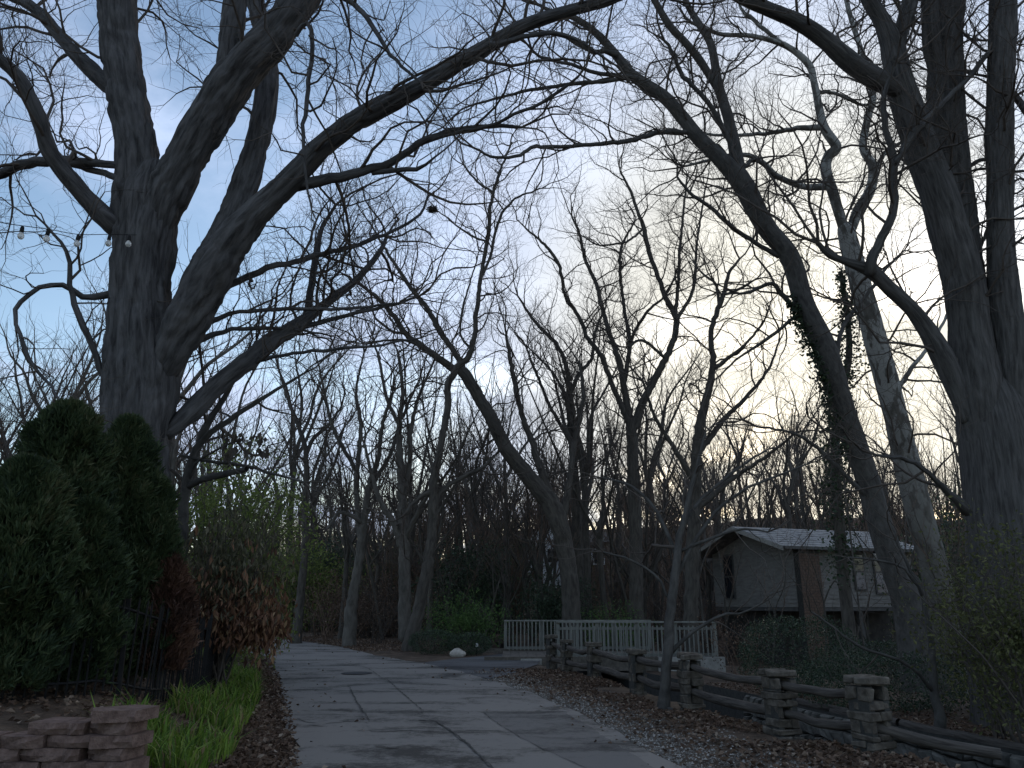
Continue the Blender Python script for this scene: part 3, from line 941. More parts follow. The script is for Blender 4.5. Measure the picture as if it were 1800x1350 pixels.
p4 = par(rmin=0.0033, sp=(0.40, 0.26, 0.19, 0.17), rcap=(0.03, 0.015, 0.008, 0.005))
p4s = dict(p4, t0=0.12)
traced_tree('multi_stem_tree', 'massive dark tree at the right edge with several upright stems', M['oak'],
    [(1790, 1130, 165), (1782, 1000, 148), (1772, 900, 138), (1758, 800, 132), (1745, 720, 120)],
    [
        ([(1735, 820, 92), (1722, 700, 80), (1706, 590, 70), (1694, 500, 68), (1672, 420, 66), (1648, 340, 62), (1622, 270, 56), (1600, 200, 52), (1580, 140, 46), (1569, 85, 40), (1552, 40, 28), (1528, 0, 25), (1490, -70, 18)], 13.4, 12.6, p4),
        ([(1572, 110, 34), (1588, 45, 26), (1600, 0, 27), (1610, -80, 20)], 12.7, 12.9, p4),
        ([(1732, 700, 60), (1708, 560, 60), (1692, 440, 60), (1678, 330, 60), (1664, 220, 60), (1662, 130, 58), (1668, 60, 45), (1672, 0, 43), (1680, -140, 32)], 13.6, 13.7, p4),
        ([(1662, 180, 40), (1640, 90, 30), (1634, 0, 27), (1628, -100, 20)], 13.7, 13.3, p4),
        ([(1790, 780, 60), (1778, 620, 55), (1766, 520, 52), (1759, 400, 45), (1757, 220, 44), (1764, 0, 42), (1772, -150, 34)], 13.2, 13.0, p4),
        ([(1580, 160, 44), (1547, 143, 36), (1500, 113, 34), (1450, 70, 30), (1400, 37, 27), (1350, 16, 24), (1300, -5, 21), (1230, -40, 14), (1160, -70, 8)], 12.8, 11.6, p4),
        ([(1700, 740, 44), (1668, 650, 38), (1633, 585, 32), (1602, 543, 26), (1567, 510, 25), (1530, 476, 24), (1487, 460, 14), (1457, 447, 12), (1438, 428, 9)], 13.3, 12.4, p4s),
        ([(1530, 480, 20), (1534, 450, 18), (1548, 418, 16), (1568, 375, 14), (1572, 283, 13), (1562, 245, 11), (1554, 203, 10), (1557, 160, 8), (1575, 110, 5)], 12.6, 12.2, p4s),
        ([(1574, 285, 12), (1600, 242, 12), (1632, 205, 10), (1690, 150, 9), (1735, 95, 8)], 12.3, 12.9, p4s),
        ([(1740, 90, 9), (1700, 140, 8), (1690, 130, 5)], 13.0, 13.2, NO),
        ([(1700, 900, 20), (1650, 850, 10), (1600, 810, 8), (1540, 800, 5)], 13.2, 12.2, p4s),
        ([(1775, 160, 12), (1800, 190, 12), (1840, 240, 10)], 13.2, 12.8, p4s),
        ([(1692, 300, 8), (1730, 280, 7), (1780, 300, 5), (1830, 300, 4)], 13.6, 14.2, p4s),
        ([(1700, 480, 8), (1730, 420, 7), (1745, 390, 6), (1800, 360, 4)], 13.6, 14.6, p4s),
    ], 13.5, 41, p=p4, relief=0.024, base_flare=1.2, tw_on_trunk=False)

p5 = par(rmin=0.0052, sp=(0.52, 0.34, 0.26), rcap=(0.035, 0.018, 0.010), sl=0.2, lk=23, bias=0.9, up=0.06)
p5s = dict(p5, t0=0.12)
traced_tree('leaning_tree', 'dark tree leaning left behind the bridge and crossing another trunk', M['wood'],
    [(1006, 1090, 34), (1002, 1030, 32), (992, 960, 33), (972, 893, 34), (938, 850, 30), (893, 793, 26), (866, 740, 23), (843, 700, 21), (813, 653, 20), (793, 645, 14), (753, 617, 12), (713, 587, 10), (693, 557, 9), (667, 527, 7), (633, 500, 5), (600, 480, 3)],
    [
        ([(815, 660, 14), (807, 632, 10), (773, 580, 10), (747, 537, 9), (723, 507, 8), (700, 473, 6), (680, 443, 5), (655, 400, 3)], 30, 31, p5s),
        ([(972, 895, 20), (940, 790, 12), (915, 720, 10), (900, 650, 8), (890, 590, 5)], 30, 31, p5s),
        ([(985, 930, 18), (1000, 850, 12), (1010, 780, 10), (1025, 700, 7), (1020, 640, 5)], 30, 32, p5s),
        ([(753, 617, 6), (720, 600, 5), (680, 598, 4), (640, 605, 3)], 30, 29, p5s),
        ([(713, 587, 6), (690, 582, 5), (660, 560, 4)], 30, 29, p5s),
    ], 30, 51, p=p5)
traced_tree('curved_tree', 'slender dark tree by the road bend, trunk rising behind the crossing leaning tree', M['wood'],
    [(722, 1128, 26), (735, 1076, 22), (750, 1002, 20), (760, 928, 17), (761, 854, 16), (771, 800, 13), (787, 717, 12), (788, 678, 12), (802, 650, 12), (824, 625, 11), (833, 593, 9), (840, 527, 8), (847, 477, 7), (857, 420, 7), (863, 360, 6), (873, 317, 5), (885, 285, 4), (900, 250, 3)],
    [
        ([(758, 900, 12), (780, 860, 9), (810, 840, 8), (850, 820, 6), (880, 790, 4)], 28, 29, p5s),
        ([(757, 865, 10), (730, 880, 7), (712, 905, 6)], 28, 27.5, p5s),
        ([(845, 490, 5), (862, 450, 5), (868, 420, 5), (880, 380, 5), (905, 350, 4), (940, 335, 3)], 28, 27.5, p5s),
        ([(829, 615, 5), (810, 590, 4), (812, 550, 4), (825, 500, 3), (838, 460, 2.5)], 28, 28.5, p5s),
        ([(868, 340, 4), (840, 320, 4), (815, 290, 3)], 28, 28, p5s),
        ([(857, 425, 4), (830, 415, 4), (800, 395, 3)], 28, 28, p5s),
    ], 28, 52, p=p5s)
traced_tree('forked_tree', 'large bare tree behind the bridge centre, forking into a wide vase', M['wood'],
    [(1120, 1090, 26), (1118, 980, 24), (1115, 880, 22), (1112, 800, 20), (1110, 745, 18)],
    [
        ([(1110, 760, 14), (1097, 680, 12), (1090, 640, 11), (1073, 590, 9), (1060, 547, 8), (1047, 497, 7), (1030, 460, 6), (1020, 417, 5), (1005, 380, 3)], 32, 33, p5s),
        ([(1108, 750, 12), (1082, 690, 9), (1057, 627, 9), (1033, 593, 8), (1017, 557, 7), (993, 517, 6), (983, 467, 6), (960, 433, 5), (923, 400, 3)], 32, 31, p5s),
        ([(1112, 755, 16), (1127, 715, 14), (1147, 673, 13), (1170, 630, 12), (1187, 587, 11), (1188, 557, 11), (1170, 523, 9), (1157, 487, 8), (1140, 440, 8), (1132, 400, 8), (1123, 377, 6), (1107, 333, 5), (1090, 300, 3)], 32, 31, p5s),
        ([(1188, 562, 8), (1198, 548, 7), (1213, 523, 6), (1222, 490, 6), (1223, 450, 5), (1228, 407, 4), (1240, 330, 3)], 31.5, 32, p5s),
        ([(1188, 560, 7), (1192, 500, 6), (1197, 417, 5), (1208, 310, 3)], 31.5, 31, p5s),
        ([(1098, 670, 9), (1107, 600, 7), (1097, 543, 6), (1090, 477, 6), (1093, 433, 5), (1115, 390, 3)], 32.4, 33, p5s),
        ([(1108, 600, 6), (1120, 575, 6), (1140, 545, 5), (1165, 525, 4)], 32.4, 31, p5s),
        ([(1168, 628, 6), (1130, 598, 5), (1105, 610, 4)], 31.4, 30.6, p5s),
        ([(1132, 402, 4), (1100, 425, 4), (1055, 432, 3)], 31, 30, p5s),
    ], 32, 53, p=p5)
traced_tree('crooked_tree', 'crooked bare tree rising left of the low house against the glow', M['wood'],
    [(1215, 1090, 26), (1218, 960, 24), (1223, 833, 20), (1230, 750, 17), (1247, 683, 13), (1253, 633, 11), (1250, 587, 9), (1263, 540, 9), (1273, 517, 8), (1280, 483, 6), (1300, 455, 4)],
    [
        ([(1264, 535, 6), (1258, 500, 5), (1240, 485, 4), (1225, 470, 3)], 27, 28, p5s),
        ([(1272, 518, 5), (1300, 508, 5), (1330, 490, 3)], 27, 26, p5s),
        ([(1252, 650, 9), (1280, 630, 7), (1310, 605, 5), (1340, 570, 4)], 27, 26.5, p5s),
        ([(1225, 800, 12), (1270, 740, 9), (1310, 700, 7), (1350, 650, 5), (1370, 600, 3)], 27, 28, p5s),
        ([(1222, 850, 12), (1180, 780, 8), (1150, 730, 6), (1130, 670, 4)], 27, 26, p5s),
        ([(1220, 900, 12), (1290, 840, 8), (1350, 800, 6), (1400, 760, 4)], 27, 26, p5s),
    ], 27, 54, p=p5)
traced_tree('twin_tree', 'bare tree with bent left fork between the leaning tree and the wide vase tree', M['wood'],
    [(1022, 1085, 20), (1015, 950, 18), (1010, 840, 16), (1003, 740, 13), (1001, 680, 11)],
    [
        ([(1002, 690, 10), (994, 640, 8), (978, 605, 7), (947, 573, 6), (927, 547, 5), (910, 520, 3)], 36, 36, p5s),
        ([(1002, 690, 9), (1020, 655, 7), (1040, 630, 6), (1047, 580, 5), (1065, 540, 3)], 36, 37, p5s),
        ([(1006, 780, 8), (970, 720, 6), (940, 650, 5), (925, 610, 3)], 36, 35, p5s),
    ], 36, 55, p=p5)
traced_tree('pale_tree', 'pale-trunked tree standing over the brown thicket at the bend', M['pale'],
    [(617, 1075, 22), (624, 1030, 18), (632, 980, 16), (638, 928, 14), (649, 854, 11), (664, 809, 9), (672, 750, 7), (690, 690, 5)],
    [
        ([(634, 960, 12), (627, 868, 10), (628, 824, 9), (634, 750, 7), (626, 690, 5), (640, 620, 3)], 31, 32, p5s),
        ([(628, 830, 8), (605, 790, 7), (585, 750, 6), (572, 700, 5), (560, 640, 3)], 32, 31, p5s),
        ([(640, 920, 9), (600, 900, 6), (575, 930, 5)], 31, 30, p5s),
        ([(649, 860, 8), (685, 800, 7), (705, 740, 6), (730, 680, 4)], 31, 32, p5s),
    ], 31, 56, p=p5)
traced_tree('twin_trunk_tree', 'pale twin-stemmed tree immediately left of the slender curved trunk', M['pale'],
    [(712, 1125, 26), (712, 1046, 22), (710, 957, 20), (706, 868, 15), (703, 800, 12), (702, 745, 10), (708, 690, 7), (700, 620, 5)],
    [
        ([(706, 960, 16), (692, 920, 11), (668, 880, 9), (655, 840, 7), (640, 780, 5)], 29.5, 29, p5s),
        ([(707, 880, 11), (720, 820, 9), (722, 760, 8), (735, 700, 6), (760, 640, 4)], 29.5, 30, p5s),
        ([(702, 750, 8), (680, 700, 6), (668, 640, 5), (655, 590, 3)], 29.5, 29, p5s),
        ([(711, 950, 10), (740, 890, 7), (765, 850, 5)], 29.5, 28.5, p5s),
    ], 29.5, 57, p=p5)
traced_tree('roadside_tree', 'straight bare tree left of the road bend above the spring-green shrub', M['wood'],
    [(522, 1112, 18), (528, 1050, 15), (534, 987, 13), (538, 868, 10), (537, 794, 9), (525, 750, 7), (505, 700, 5), (490, 650, 3)],
    [
        ([(537, 800, 8), (552, 770, 7), (575, 750, 6), (600, 715, 4)], 33, 34, p5s),
        ([(538, 880, 7), (505, 870, 6), (475, 885, 4)], 33, 32, p5s),
        ([(538, 900, 7), (565, 860, 6), (590, 810, 5), (600, 770, 3)], 33, 32, p5s),
        ([(527, 755, 5), (530, 700, 5), (520, 640, 3)], 33, 34, p5s),
    ], 33, 58, p=p5)
traced_tree('street_tree', 'small slim tree standing alone on the leafy verge before the stone piers', M['smooth'],
    [(1166, 1248, 26), (1169, 1215, 20), (1173, 1150, 18), (1179, 1080, 17), (1186, 1010, 15), (1196, 945, 12), (1210, 880, 9), (1225, 820, 7), (1240, 760, 4)],
    [
        ([(1178, 1150, 8), (1196, 1128, 7), (1230, 1103, 6), (1267, 1081, 5), (1300, 1078, 4), (1340, 1060, 3)], 13, 12.4, par(rmin=.003)),
        ([(1184, 1030, 8), (1215, 960, 7), (1260, 900, 6), (1310, 860, 5), (1360, 840, 4), (1420, 815, 3)], 13, 12.5, par(rmin=.003)),
        ([(1190, 985, 8), (1170, 930, 7), (1140, 880, 6), (1100, 850, 5), (1060, 840, 3)], 13, 13.6, par(rmin=.003)),
        ([(1200, 925, 7), (1230, 880, 6), (1290, 830, 5), (1350, 790, 3)], 13, 13.5, par(rmin=.003)),
        ([(1182, 1060, 6), (1150, 1010, 5), (1110, 985, 4), (1060, 970, 3)], 13, 13, par(rmin=.003)),
        ([(1192, 970, 6), (1240, 950, 6), (1300, 930, 4), (1350, 935, 3)], 13, 12.4, par(rmin=.003)),
        ([(1162, 1247, 10), (1140, 1256, 7), (1118, 1262, 3)], 12.9, 12.3, NO),
        ([(1172, 1247, 9), (1190, 1252, 6), (1208, 1254, 3)], 12.9, 12.6, NO),
    ], 12.95, 59, p=par(rmin=.003), base_flare=1.4, down=False)
traced_tree('sapling', 'thin grey sapling on the far creek bank with a long arching branch', M['smooth'],
    [(1647, 1245, 17), (1640, 1180, 13), (1634, 1110, 10), (1616, 1030, 8), (1600, 1000, 6), (1575, 950, 4)],
    [([(1640, 1215, 7), (1610, 1180, 6), (1585, 1163, 6), (1545, 1148, 5), (1500, 1130, 5), (1450, 1092, 4), (1425, 1075, 3)], 12.5, 11.6, par(rmin=.003)),
     ([(1622, 1050, 6), (1590, 1000, 5), (1540, 985, 4), (1490, 980, 3)], 12.5, 12, par(rmin=.003))],
    12.5, 60, p=par(rmin=.003))
traced_tree('understory_tree', 'small two-stemmed tree beside the maple trunk with a sawn-off limb', M['smooth'],
    [(318, 1000, 20), (322, 900, 18), (327, 860, 17), (340, 800, 14), (368, 765, 11), (400, 740, 10), (450, 707, 8), (483, 687, 6), (533, 657, 4)],
    [([(327, 865, 15), (350, 778, 14), (368, 740, 12), (387, 708, 10), (420, 655, 7), (450, 600, 5)], 13, 13.3, par(rmin=.003)),
     ([(328, 858, 12), (350, 846, 12), (380, 836, 12), (410, 829, 11), (434, 824, 9)], 13, 12.5, NO),
     ([(318, 800, 5), (370, 812, 6), (425, 817, 6), (480, 833, 5), (535, 848, 4)], 13, 12.6, par(rmin=.003)),
     ([(330, 850, 5), (345, 815, 5), (380, 790, 4), (420, 775, 3)], 13, 12.4, par(rmin=.003))],
    13, 61, p=par(rmin=.003))

# ------------------------------------------------------------------ the wood behind: prototypes and copies
def wood_proto(seed, H, forks, mat, twig, lean=0.05, r0=0.17):
    R = random.Random(seed)
    tw, big = [], []
    hf = H * R.uniform(0.28, 0.5)
    d = unit(R.gauss(0, lean), R.gauss(0, lean), 1)
    tp = [(0, 0, -0.3)]
    n = 9
    for i in range(1, n):
        q = tp[-1]
        d = unit(d[0] + R.gauss(0, 0.035), d[1] + R.gauss(0, 0.035), d[2])
        s = hf / (n - 1)
        tp.append((q[0] + d[0] * s, q[1] + d[1] * s, q[2] + d[2] * s))
    tr = [r0 * (1.25 if i == 0 else 1 - 0.3 * i / n) for i in range(n)]
    p = par(rmin=0.0078, sp=(0.55, 0.38, 0.3), rcap=(0.034, 0.02, 0.012), sl=0.28, lk=24, bias=1.1, up=0.09, wig=0.17, t0=0.2, ang=(22, 58))
    a0 = R.uniform(0, 6.28)
    for k in range(forks):
        a = a0 + k * 6.283 / forks + R.uniform(-0.4, 0.4)
        sp_ = R.uniform(0.15, 0.6)
        lp, lr = sprout(R, tp[-1] if k < 2 else tp[R.randint(5, n - 2)], unit(math.cos(a) * sp_, math.sin(a) * sp_, 1), r0 * R.uniform(0.45, 0.68), (H - hf) * R.uniform(0.6, 1.0), dict(p, sl=0.9, wig=0.13, up=0.05), 0.12)
        lp2 = resample([(*q, w) for q, w in zip(lp, lr)], 18)
        pts, rad = [tuple(q[:3]) for q in lp2], [max(.004, q[3]) for q in lp2]
        big.append((pts, rad))
        grow(tw, R, pts, rad, p, 0)
    root = empty('bare_tree')
    put('trunk', tube_mesh('trunk', [(tp, tr)], force_sides=10), mat, root)
    cr = put('crown', tube_mesh('crown', big), mat, root)
    tag(put('twigs', tube_mesh('twigs', tw), M[twig], cr), kind='stuff')
    return root


protos = [wood_proto(100 + i, h, f, M[mt], t, l, r) for i, (h, f, mt, t, l, r) in enumerate([
    (17, 4, 'wood', 'twig', .05, .17), (20, 3, 'wood', 'twig', .04, .19), (14, 4, 'wood', 'twig_red', .09, .13),
    (18, 5, 'pale', 'twig', .06, .18), (12, 3, 'wood', 'twig', .12, .10), (22, 4, 'wood', 'twig', .03, .22), (9, 4, 'wood', 'twig_red', .14, .07)])]
R = random.Random(77)
spots = []
for band, (y0, y1, cnt, px0, px1) in enumerate([(34, 42, 30, 560, 1330), (42, 54, 52, 360, 1820), (54, 72, 80, 200, 1880), (26, 34, 9, 1540, 1950), (34, 62, 34, -250, 400), (72, 110, 90, 100, 1900)]):
    for k in range(cnt):
        Y = R.uniform(y0, y1)
        px = px0 + (px1 - px0) * (k + R.uniform(0.1, 0.9)) / cnt
        x = (px - 900) / F * Y * 0.97
        if 10 < x < 23 and 29 < Y < 43:
            continue
        if Y < 46 and x < -9 and Y > 30 and x > -30:
            Y += 16
            x *= 1.3
        spots.append((band, x, Y))
LBL = {0: ('slender bare tree in the front row of the wood behind the bridge', 'bare trees of the front row'),
       1: ('tall bare tree standing deeper in the wood', 'bare trees deeper in the wood'),
       2: ('far bare tree high in the wood against the pale sky', 'far bare trees against the sky'),
       3: ('bare tree behind the low grey house at right', 'bare trees behind the house'),
       4: ('bare brownish tree behind the hedge at far left', 'bare trees behind the hedge'),
       5: ('most distant bare tree at the back of the wood', 'bare trees at the back of the wood')}
used = set()
for i, (band, x, y) in enumerate(spots):
    k = R.choice([2, 2, 0, 0, 3, 2, 6]) if band == 4 else R.choice([0, 1, 2, 3, 4, 5, 6, 0, 4, 2])
    o = protos[k] if k not in used else copy_tree(protos[k])
    used.add(k)
    s = R.uniform(0.72, 1.1) * (0.88, 0.9, 0.86, 1.0, 1.5, 0.85)[band]
    o.location = (x, y, gz(x, y))
    o.scale = (s, s, s * R.uniform(0.92, 1.1))
    o.rotation_euler = (R.gauss(0, .03), R.gauss(0, .03), R.uniform(0, 6.28))
    tag(o, LBL[band][0], 'tree', LBL[band][1])

R = random.Random(78)
for k in range(86):
    Y = R.uniform(37, 66)
    px = 480 + 1400 * (k + R.random()) / 86
    x = (px - 900) / F * Y * 0.97
    if (9.5 < x < 20 and Y < 42) or (x < -8 and Y < 47):
        continue
    o = copy_tree(protos[R.choice([2, 4, 4, 6])])
    q = R.uniform(0.7, 1.05)
    o.location = (x, Y, gz(x, Y))
    o.scale = (q * 1.1, q * 1.1, q)
    o.rotation_euler = (R.gauss(0, .06), R.gauss(0, .06), R.uniform(0, 6.28))
    tag(o, 'young thin tree filling the gaps between the big trunks of the wood', 'tree', 'young trees of the wood')
for px, Y, q, lb in [(1268, 27.5, .62, 'slim bare sapling before the gable end of the low house'), (1345, 26, .5, 'bare many-stemmed sapling before the gable window wall'),
                     (1440, 28, .7, 'bare sapling crossing the brick chimney of the low house'), (1530, 25, .55, 'bare sapling before the carport of the low house'),
                     (1240, 29, .8, 'bare young tree at the left corner of the low house'), (1700, 21, .8, 'bare young tree between the sycamore and the massive tree')]:
    o = copy_tree(protos[6])
    x = (px - 900) / F * Y * 0.965
    o.location = (x, Y, gz(x, Y))
    o.scale = (q, q, q)
    o.rotation_euler = (0, 0, px)
    tag(o, lb, 'tree', 'saplings before the house')

# ------------------------------------------------------------------ shrubs and hedges
def lobed(rng, n, rx, ry, rz, shell=0.45, lob=0.28, seed=0.0):
    d = rng.normal(size=(n, 3))
    d /= np.linalg.norm(d, axis=1, keepdims=True)
    k = 1 - shell * rng.rand(n) ** 1.6
    lump = 1 + lob * 2 * (vnoise(d * 2.6 + seed) - 0.5) + lob * (vnoise(d * 6.0 + seed + 9) - 0.5)
    return d * (k * lump)[:, None] * np.array([rx, ry, rz]), d


def shrub(name, label, loc, rx, ry, rz, nleaf, size, mat, seed, nstem=9, group=None, aspect=0.5, stem='twig', twp=None, shell=0.5, cat='shrub', droop=None, lob=0.28):
    rng = np.random.RandomState(seed)
    R = random.Random(seed)
    x, y = loc[:2]
    z = gz(x, y) if len(loc) < 3 else loc[2]
    root = empty(name, (x, y, z), label, cat, group)
    tw = []
    p = twp or par(rmin=0.004, sp=(0.27, 0.2), rcap=(0.012, 0.006), lk=20, bias=0.8, up=0.05)
    for k in range(nstem):
        a = R.uniform(0, 6.283)
        pts, rad = sprout(R, (R.gauss(0, rx * .12), R.gauss(0, ry * .12), -0.05), unit(math.cos(a) * rx * .55, math.sin(a) * ry * .55, rz * 1.3), 0.012 + 0.006 * rz, rz * R.uniform(1.3, 1.8), dict(p, sl=.25, wig=.13), .3)
        tw.append((pts, rad))
        grow(tw, R, pts, rad, p, 0)
    put('stems', tube_mesh('stems', tw), M[stem], root)
    if shell > .55 and lob == .28:
        lob = .5
    if nleaf:
        c, d = lobed(rng, nleaf, rx, ry, rz, shell, lob, seed * 1.7)
        c[:, 2] += rz * 0.95
        c = c[c[:, 2] > 0.02]
        tag(put('foliage', leaf_mesh('foliage', c, size, rng, aspect, droop=droop, spread=.6 if droop else 1.0), M[mat], root), kind='stuff')
    return root


def at(px, Y):
    return ((px - 900) / F * Y * 0.965, Y)


shrub('spring_shrub', 'yellow-green leafing shrub above the withered bush at left', at(392, 17.8), 1.6, 1.5, 2.25, 18000, 0.095, 'spring', 1, 14, shell=.75)
shrub('spring_shrub', 'small bright green shrub at the left edge of the road bend', at(412, 22), 1.1, 1.1, 2.0, 8000, 0.1, 'spring', 2, 10, shell=.7)
shrub('spring_shrub', 'thin yellow-green sapling thicket beyond the road bend', at(525, 46), 3.4, 2.0, 2.6, 10000, 0.16, 'spring', 3, 16, shell=.9)
shrub('green_shrub', 'fresh green shrub left of the bridge railing', at(820, 30.5), 1.7, 1.3, 0.95, 4600, 0.085, 'green', 4, 14, shell=.9, lob=.6)
shrub('green_shrub', 'glossy green bush behind the middle of the bridge railing', at(1075, 30.5), 1.5, 1.0, 0.95, 2600, 0.08, 'green', 5, 8, shell=.7)
shrub('boxwood_mound', 'dark clipped mound left of the two beside the driveway', at(765, 26.5), 0.85, 0.7, 0.40, 4200, 0.05, 'dark', 6, 5, shell=.25, lob=.12)
shrub('boxwood_mound', 'dark clipped mound nearest the driveway and pale rock', at(826, 26.0), 0.72, 0.6, 0.36, 3800, 0.05, 'dark', 7, 5, shell=.25, lob=.12)
shrub('evergreen_tree', 'broad dark evergreen standing left of the bridge in the wood', at(820, 37), 2.6, 2.2, 3.0, 9000, 0.14, 'dark', 8, 9, shell=.8, cat='tree')
shrub('evergreen_tree', 'dark evergreen among the trunks behind the brown thicket', at(560, 48), 2.6, 2.2, 2.6, 7000, 0.15, 'dark', 9, 9, shell=.8, cat='tree')
shrub('evergreen_tree', 'dark holly growing behind the right end of the bridge', at(975, 34), 1.7, 1.5, 1.7, 5000, 0.11, 'dark', 10, 9, shell=.85, cat='tree')
shrub('evergreen_tree', 'dark evergreen behind the roof of the low house', at(1500, 43), 3.6, 2.0, 2.6, 8000, 0.16, 'dark', 11, 9, shell=.8, cat='tree')
shrub('evergreen_tree', 'dark evergreen between the pale sycamore and the right edge', at(1690, 30), 2.6, 2.0, 3.2, 8000, 0.13, 'dark', 12, 10, shell=.9, cat='tree')
shrub('evergreen_tree', 'dark evergreen beyond the road between straight and pale trunks', at(585, 50), 3.0, 2.0, 3.0, 8000, 0.17, 'dark', 20, 9, shell=.85, cat='tree')
shrub('evergreen_tree', 'dark evergreen mass behind the pale twin-stemmed tree', at(690, 50), 3.2, 2.0, 2.4, 8000, 0.17, 'dark', 21, 9, shell=.85, cat='tree')
shrub('evergreen_tree', 'dark evergreen beside the distant white gabled house', at(880, 46), 2.8, 2.0, 2.8, 8000, 0.16, 'dark', 22, 9, shell=.85, cat='tree')
shrub('clipped_hedge', 'rounded dark yew mound on the far creek bank', at(1395, 17.5), 1.35, 1.1, 0.85, 9000, 0.05, 'dark', 13, 5, shell=.25, lob=.15)
shrub('clipped_hedge', 'long low dark hedge below the house carport', at(1535, 24), 2.3, 0.8, 0.75, 9000, 0.06, 'dark', 14, 5, shell=.25, lob=.12)
shrub('clipped_hedge', 'dark low hedge along the creek bank left of the sapling', at(1545, 15), 1.9, 0.8, 0.52, 8000, 0.05, 'dark', 15, 5, shell=.25, lob=.14)
shrub('olive_shrub', 'straggly olive-leaved shrub at the right edge of the creek bank', at(1780, 11.0), 1.25, 1.2, 1.6, 6000, 0.065, 'olive', 16, 14, shell=.95)
shrub('olive_shrub', 'low dark olive bush in the bottom right corner', at(1800, 8.9), 0.95, 0.8, 0.62, 2400, 0.055, 'olive', 17, 12, shell=.95)
shrub('olive_shrub', 'sparse yellow-leaved shrub before the foot of the massive tree', at(1725, 12.2), 1.0, 0.8, 1.4, 2600, 0.06, 'olive', 18, 12, shell=.95)
shrub('olive_shrub', 'thin leafy undergrowth behind the creek rails at right', at(1690, 19), 1.6, 1.2, 1.5, 2200, 0.08, 'olive', 19, 12, shell=.95)
tp_ = par(rmin=0.006, sp=(0.2, 0.17, 0.14), rcap=(0.012, 0.008, 0.006), lk=20, bias=0.8, up=0.05)
for i, (px, Y, rx, rz, lab) in enumerate([
        (560, 40.5, 1.7, 1.1, 'brown twiggy thicket at the far end of the road'), (620, 35, 1.7, 1.3, 'brown twiggy thicket under the pale-trunked tree'),
        (668, 32, 1.4, 1.25, 'dense brown brush between the pale trunks'), (735, 33, 1.4, 1.2, 'brown brush right of the slender curved trunk'),
        (885, 31, 1.2, 0.9, 'reddish brown brush beside the bridge post'), (1000, 41, 3.0, 1.7, 'twiggy undergrowth behind the bridge'),
        (1180, 33, 2.4, 1.7, 'twiggy undergrowth at the right end of the bridge'), (1290, 22, 1.3, 0.9, 'bare twiggy bush before the low house'),
        (1110, 44, 3.2, 1.9, 'twiggy undergrowth on the slope behind the wide vase tree')]):
    shrub('brushwood', lab, at(px, Y), rx, rx * .8, rz, 900, 0.06, 'litter', 30 + i, 10, twp=tp_, stem='twig_red' if i % 2 else 'twig', shell=.95)


bp_ = []
for q in range(4):
    b = shrub('brush', 'tangled twiggy undergrowth on the wooded slope', (0, 0, 0), 1.5, 1.5, [1.5, 2.1, 2.8, 1.2][q], [500, 0, 350, 700][q], 0.09, ['litter', 'litter', 'olive', 'litter'][q], 70 + q, [13, 11, 9, 14][q], 'undergrowth on the slope', stem='twig' if q % 2 else 'twig_red', shell=.95,
              twp=par(rmin=0.0075, sp=(0.24, 0.2, 0.2), rcap=(0.014, 0.010, 0.008), lk=22, bias=0.9, up=0.06))
    bp_.append(b)
R = random.Random(71)
for k in range(310):
    Y = 37 + 66 * R.random() ** 1.15
    px = R.uniform(420, 1850) if k % 3 else R.uniform(420, 900)
    x, y = at(px, Y)
    if (10 < x < 22 and 30 < y < 41) or (x < -8.5 and y < 46.5) or (abs(np.interp(y, CY, CX) + 1.5 - x) < 2.5 and y < 42):
        continue
    q = R.randint(0, 3)
    o = copy_tree(bp_[q]) if bp_[q].location.y > 1 else bp_[q]
    sc_ = R.uniform(.8, 1.5) * (1 + .7 * (Y > 72))
    o.location = (x, y, gz(x, y))
    o.scale = (sc_, sc_, sc_ * R.uniform(.8, 1.2))
    o.rotation_euler = (0, 0, R.uniform(0, 6.28))

# evergreen hedge at left
def arborvitae(label, px, Y, top_py, rad, seed, mat='arbor', n=9000, zlow=0.08, group='arborvitae of the hedge', name='arborvitae', dx=0.0):
    rng = np.random.RandomState(seed)
    x, y = at(px, Y)
    z = gz(x, y)
    H = P(px, top_py, Y)[0][2] - z
    root = empty(name, (x, y, z), label, 'evergreen', group)
    h = rng.rand(n) ** 0.85
    th = rng.uniform(0, 6.283, n)
    prof = np.sqrt(np.clip(1 - h ** 3.0, 0.004, 1)) * (1 - .25 * h) * (0.72 + 0.28 * smooth(0, .2, h))
    lump = 1 + 1.0 * (vnoise(np.stack([np.cos(th) * 1.8, np.sin(th) * 1.8, h * H * 1.7 + seed], -1)) - 0.5) + 0.85 * (vnoise(np.stack([np.cos(th) * 5, np.sin(th) * 5, h * H * 5 + seed], -1)) - 0.5)
    rr = rad * prof * lump * (1 - 0.55 * rng.rand(n) ** 2.0)
    c = np.stack([np.cos(th) * rr, np.sin(th) * rr, zlow + h * (H - zlow)], -1)
    out = np.stack([np.cos(th), np.sin(th), np.full(n, 1.5)], -1)
    # each spray: a small fan of three slim fronds
    C, O = np.repeat(c, 3, 0), np.repeat(out, 3, 0)
    tone = np.clip(0.5 + 0.9 * (vnoise(c * 3.0 + seed) - 0.5) + 0.25 * rng.normal(size=n), 0, 1)
    tag(put('foliage', leaf_mesh('foliage', C, 0.105, rng, 0.2, outward=O * 1.1, spread=0.75, rnd=np.repeat(tone, 3)), M[mat], root), kind='stuff')
    q = [(rng.normal() * .02, rng.normal() * .02, k * H * .9 / 6 - .05) for k in range(7)]
    put('stem', tube_mesh('stem', [(q, [0.06 * (1 - .12 * k) for k in range(7)])]), M['wood'], root)
    return root


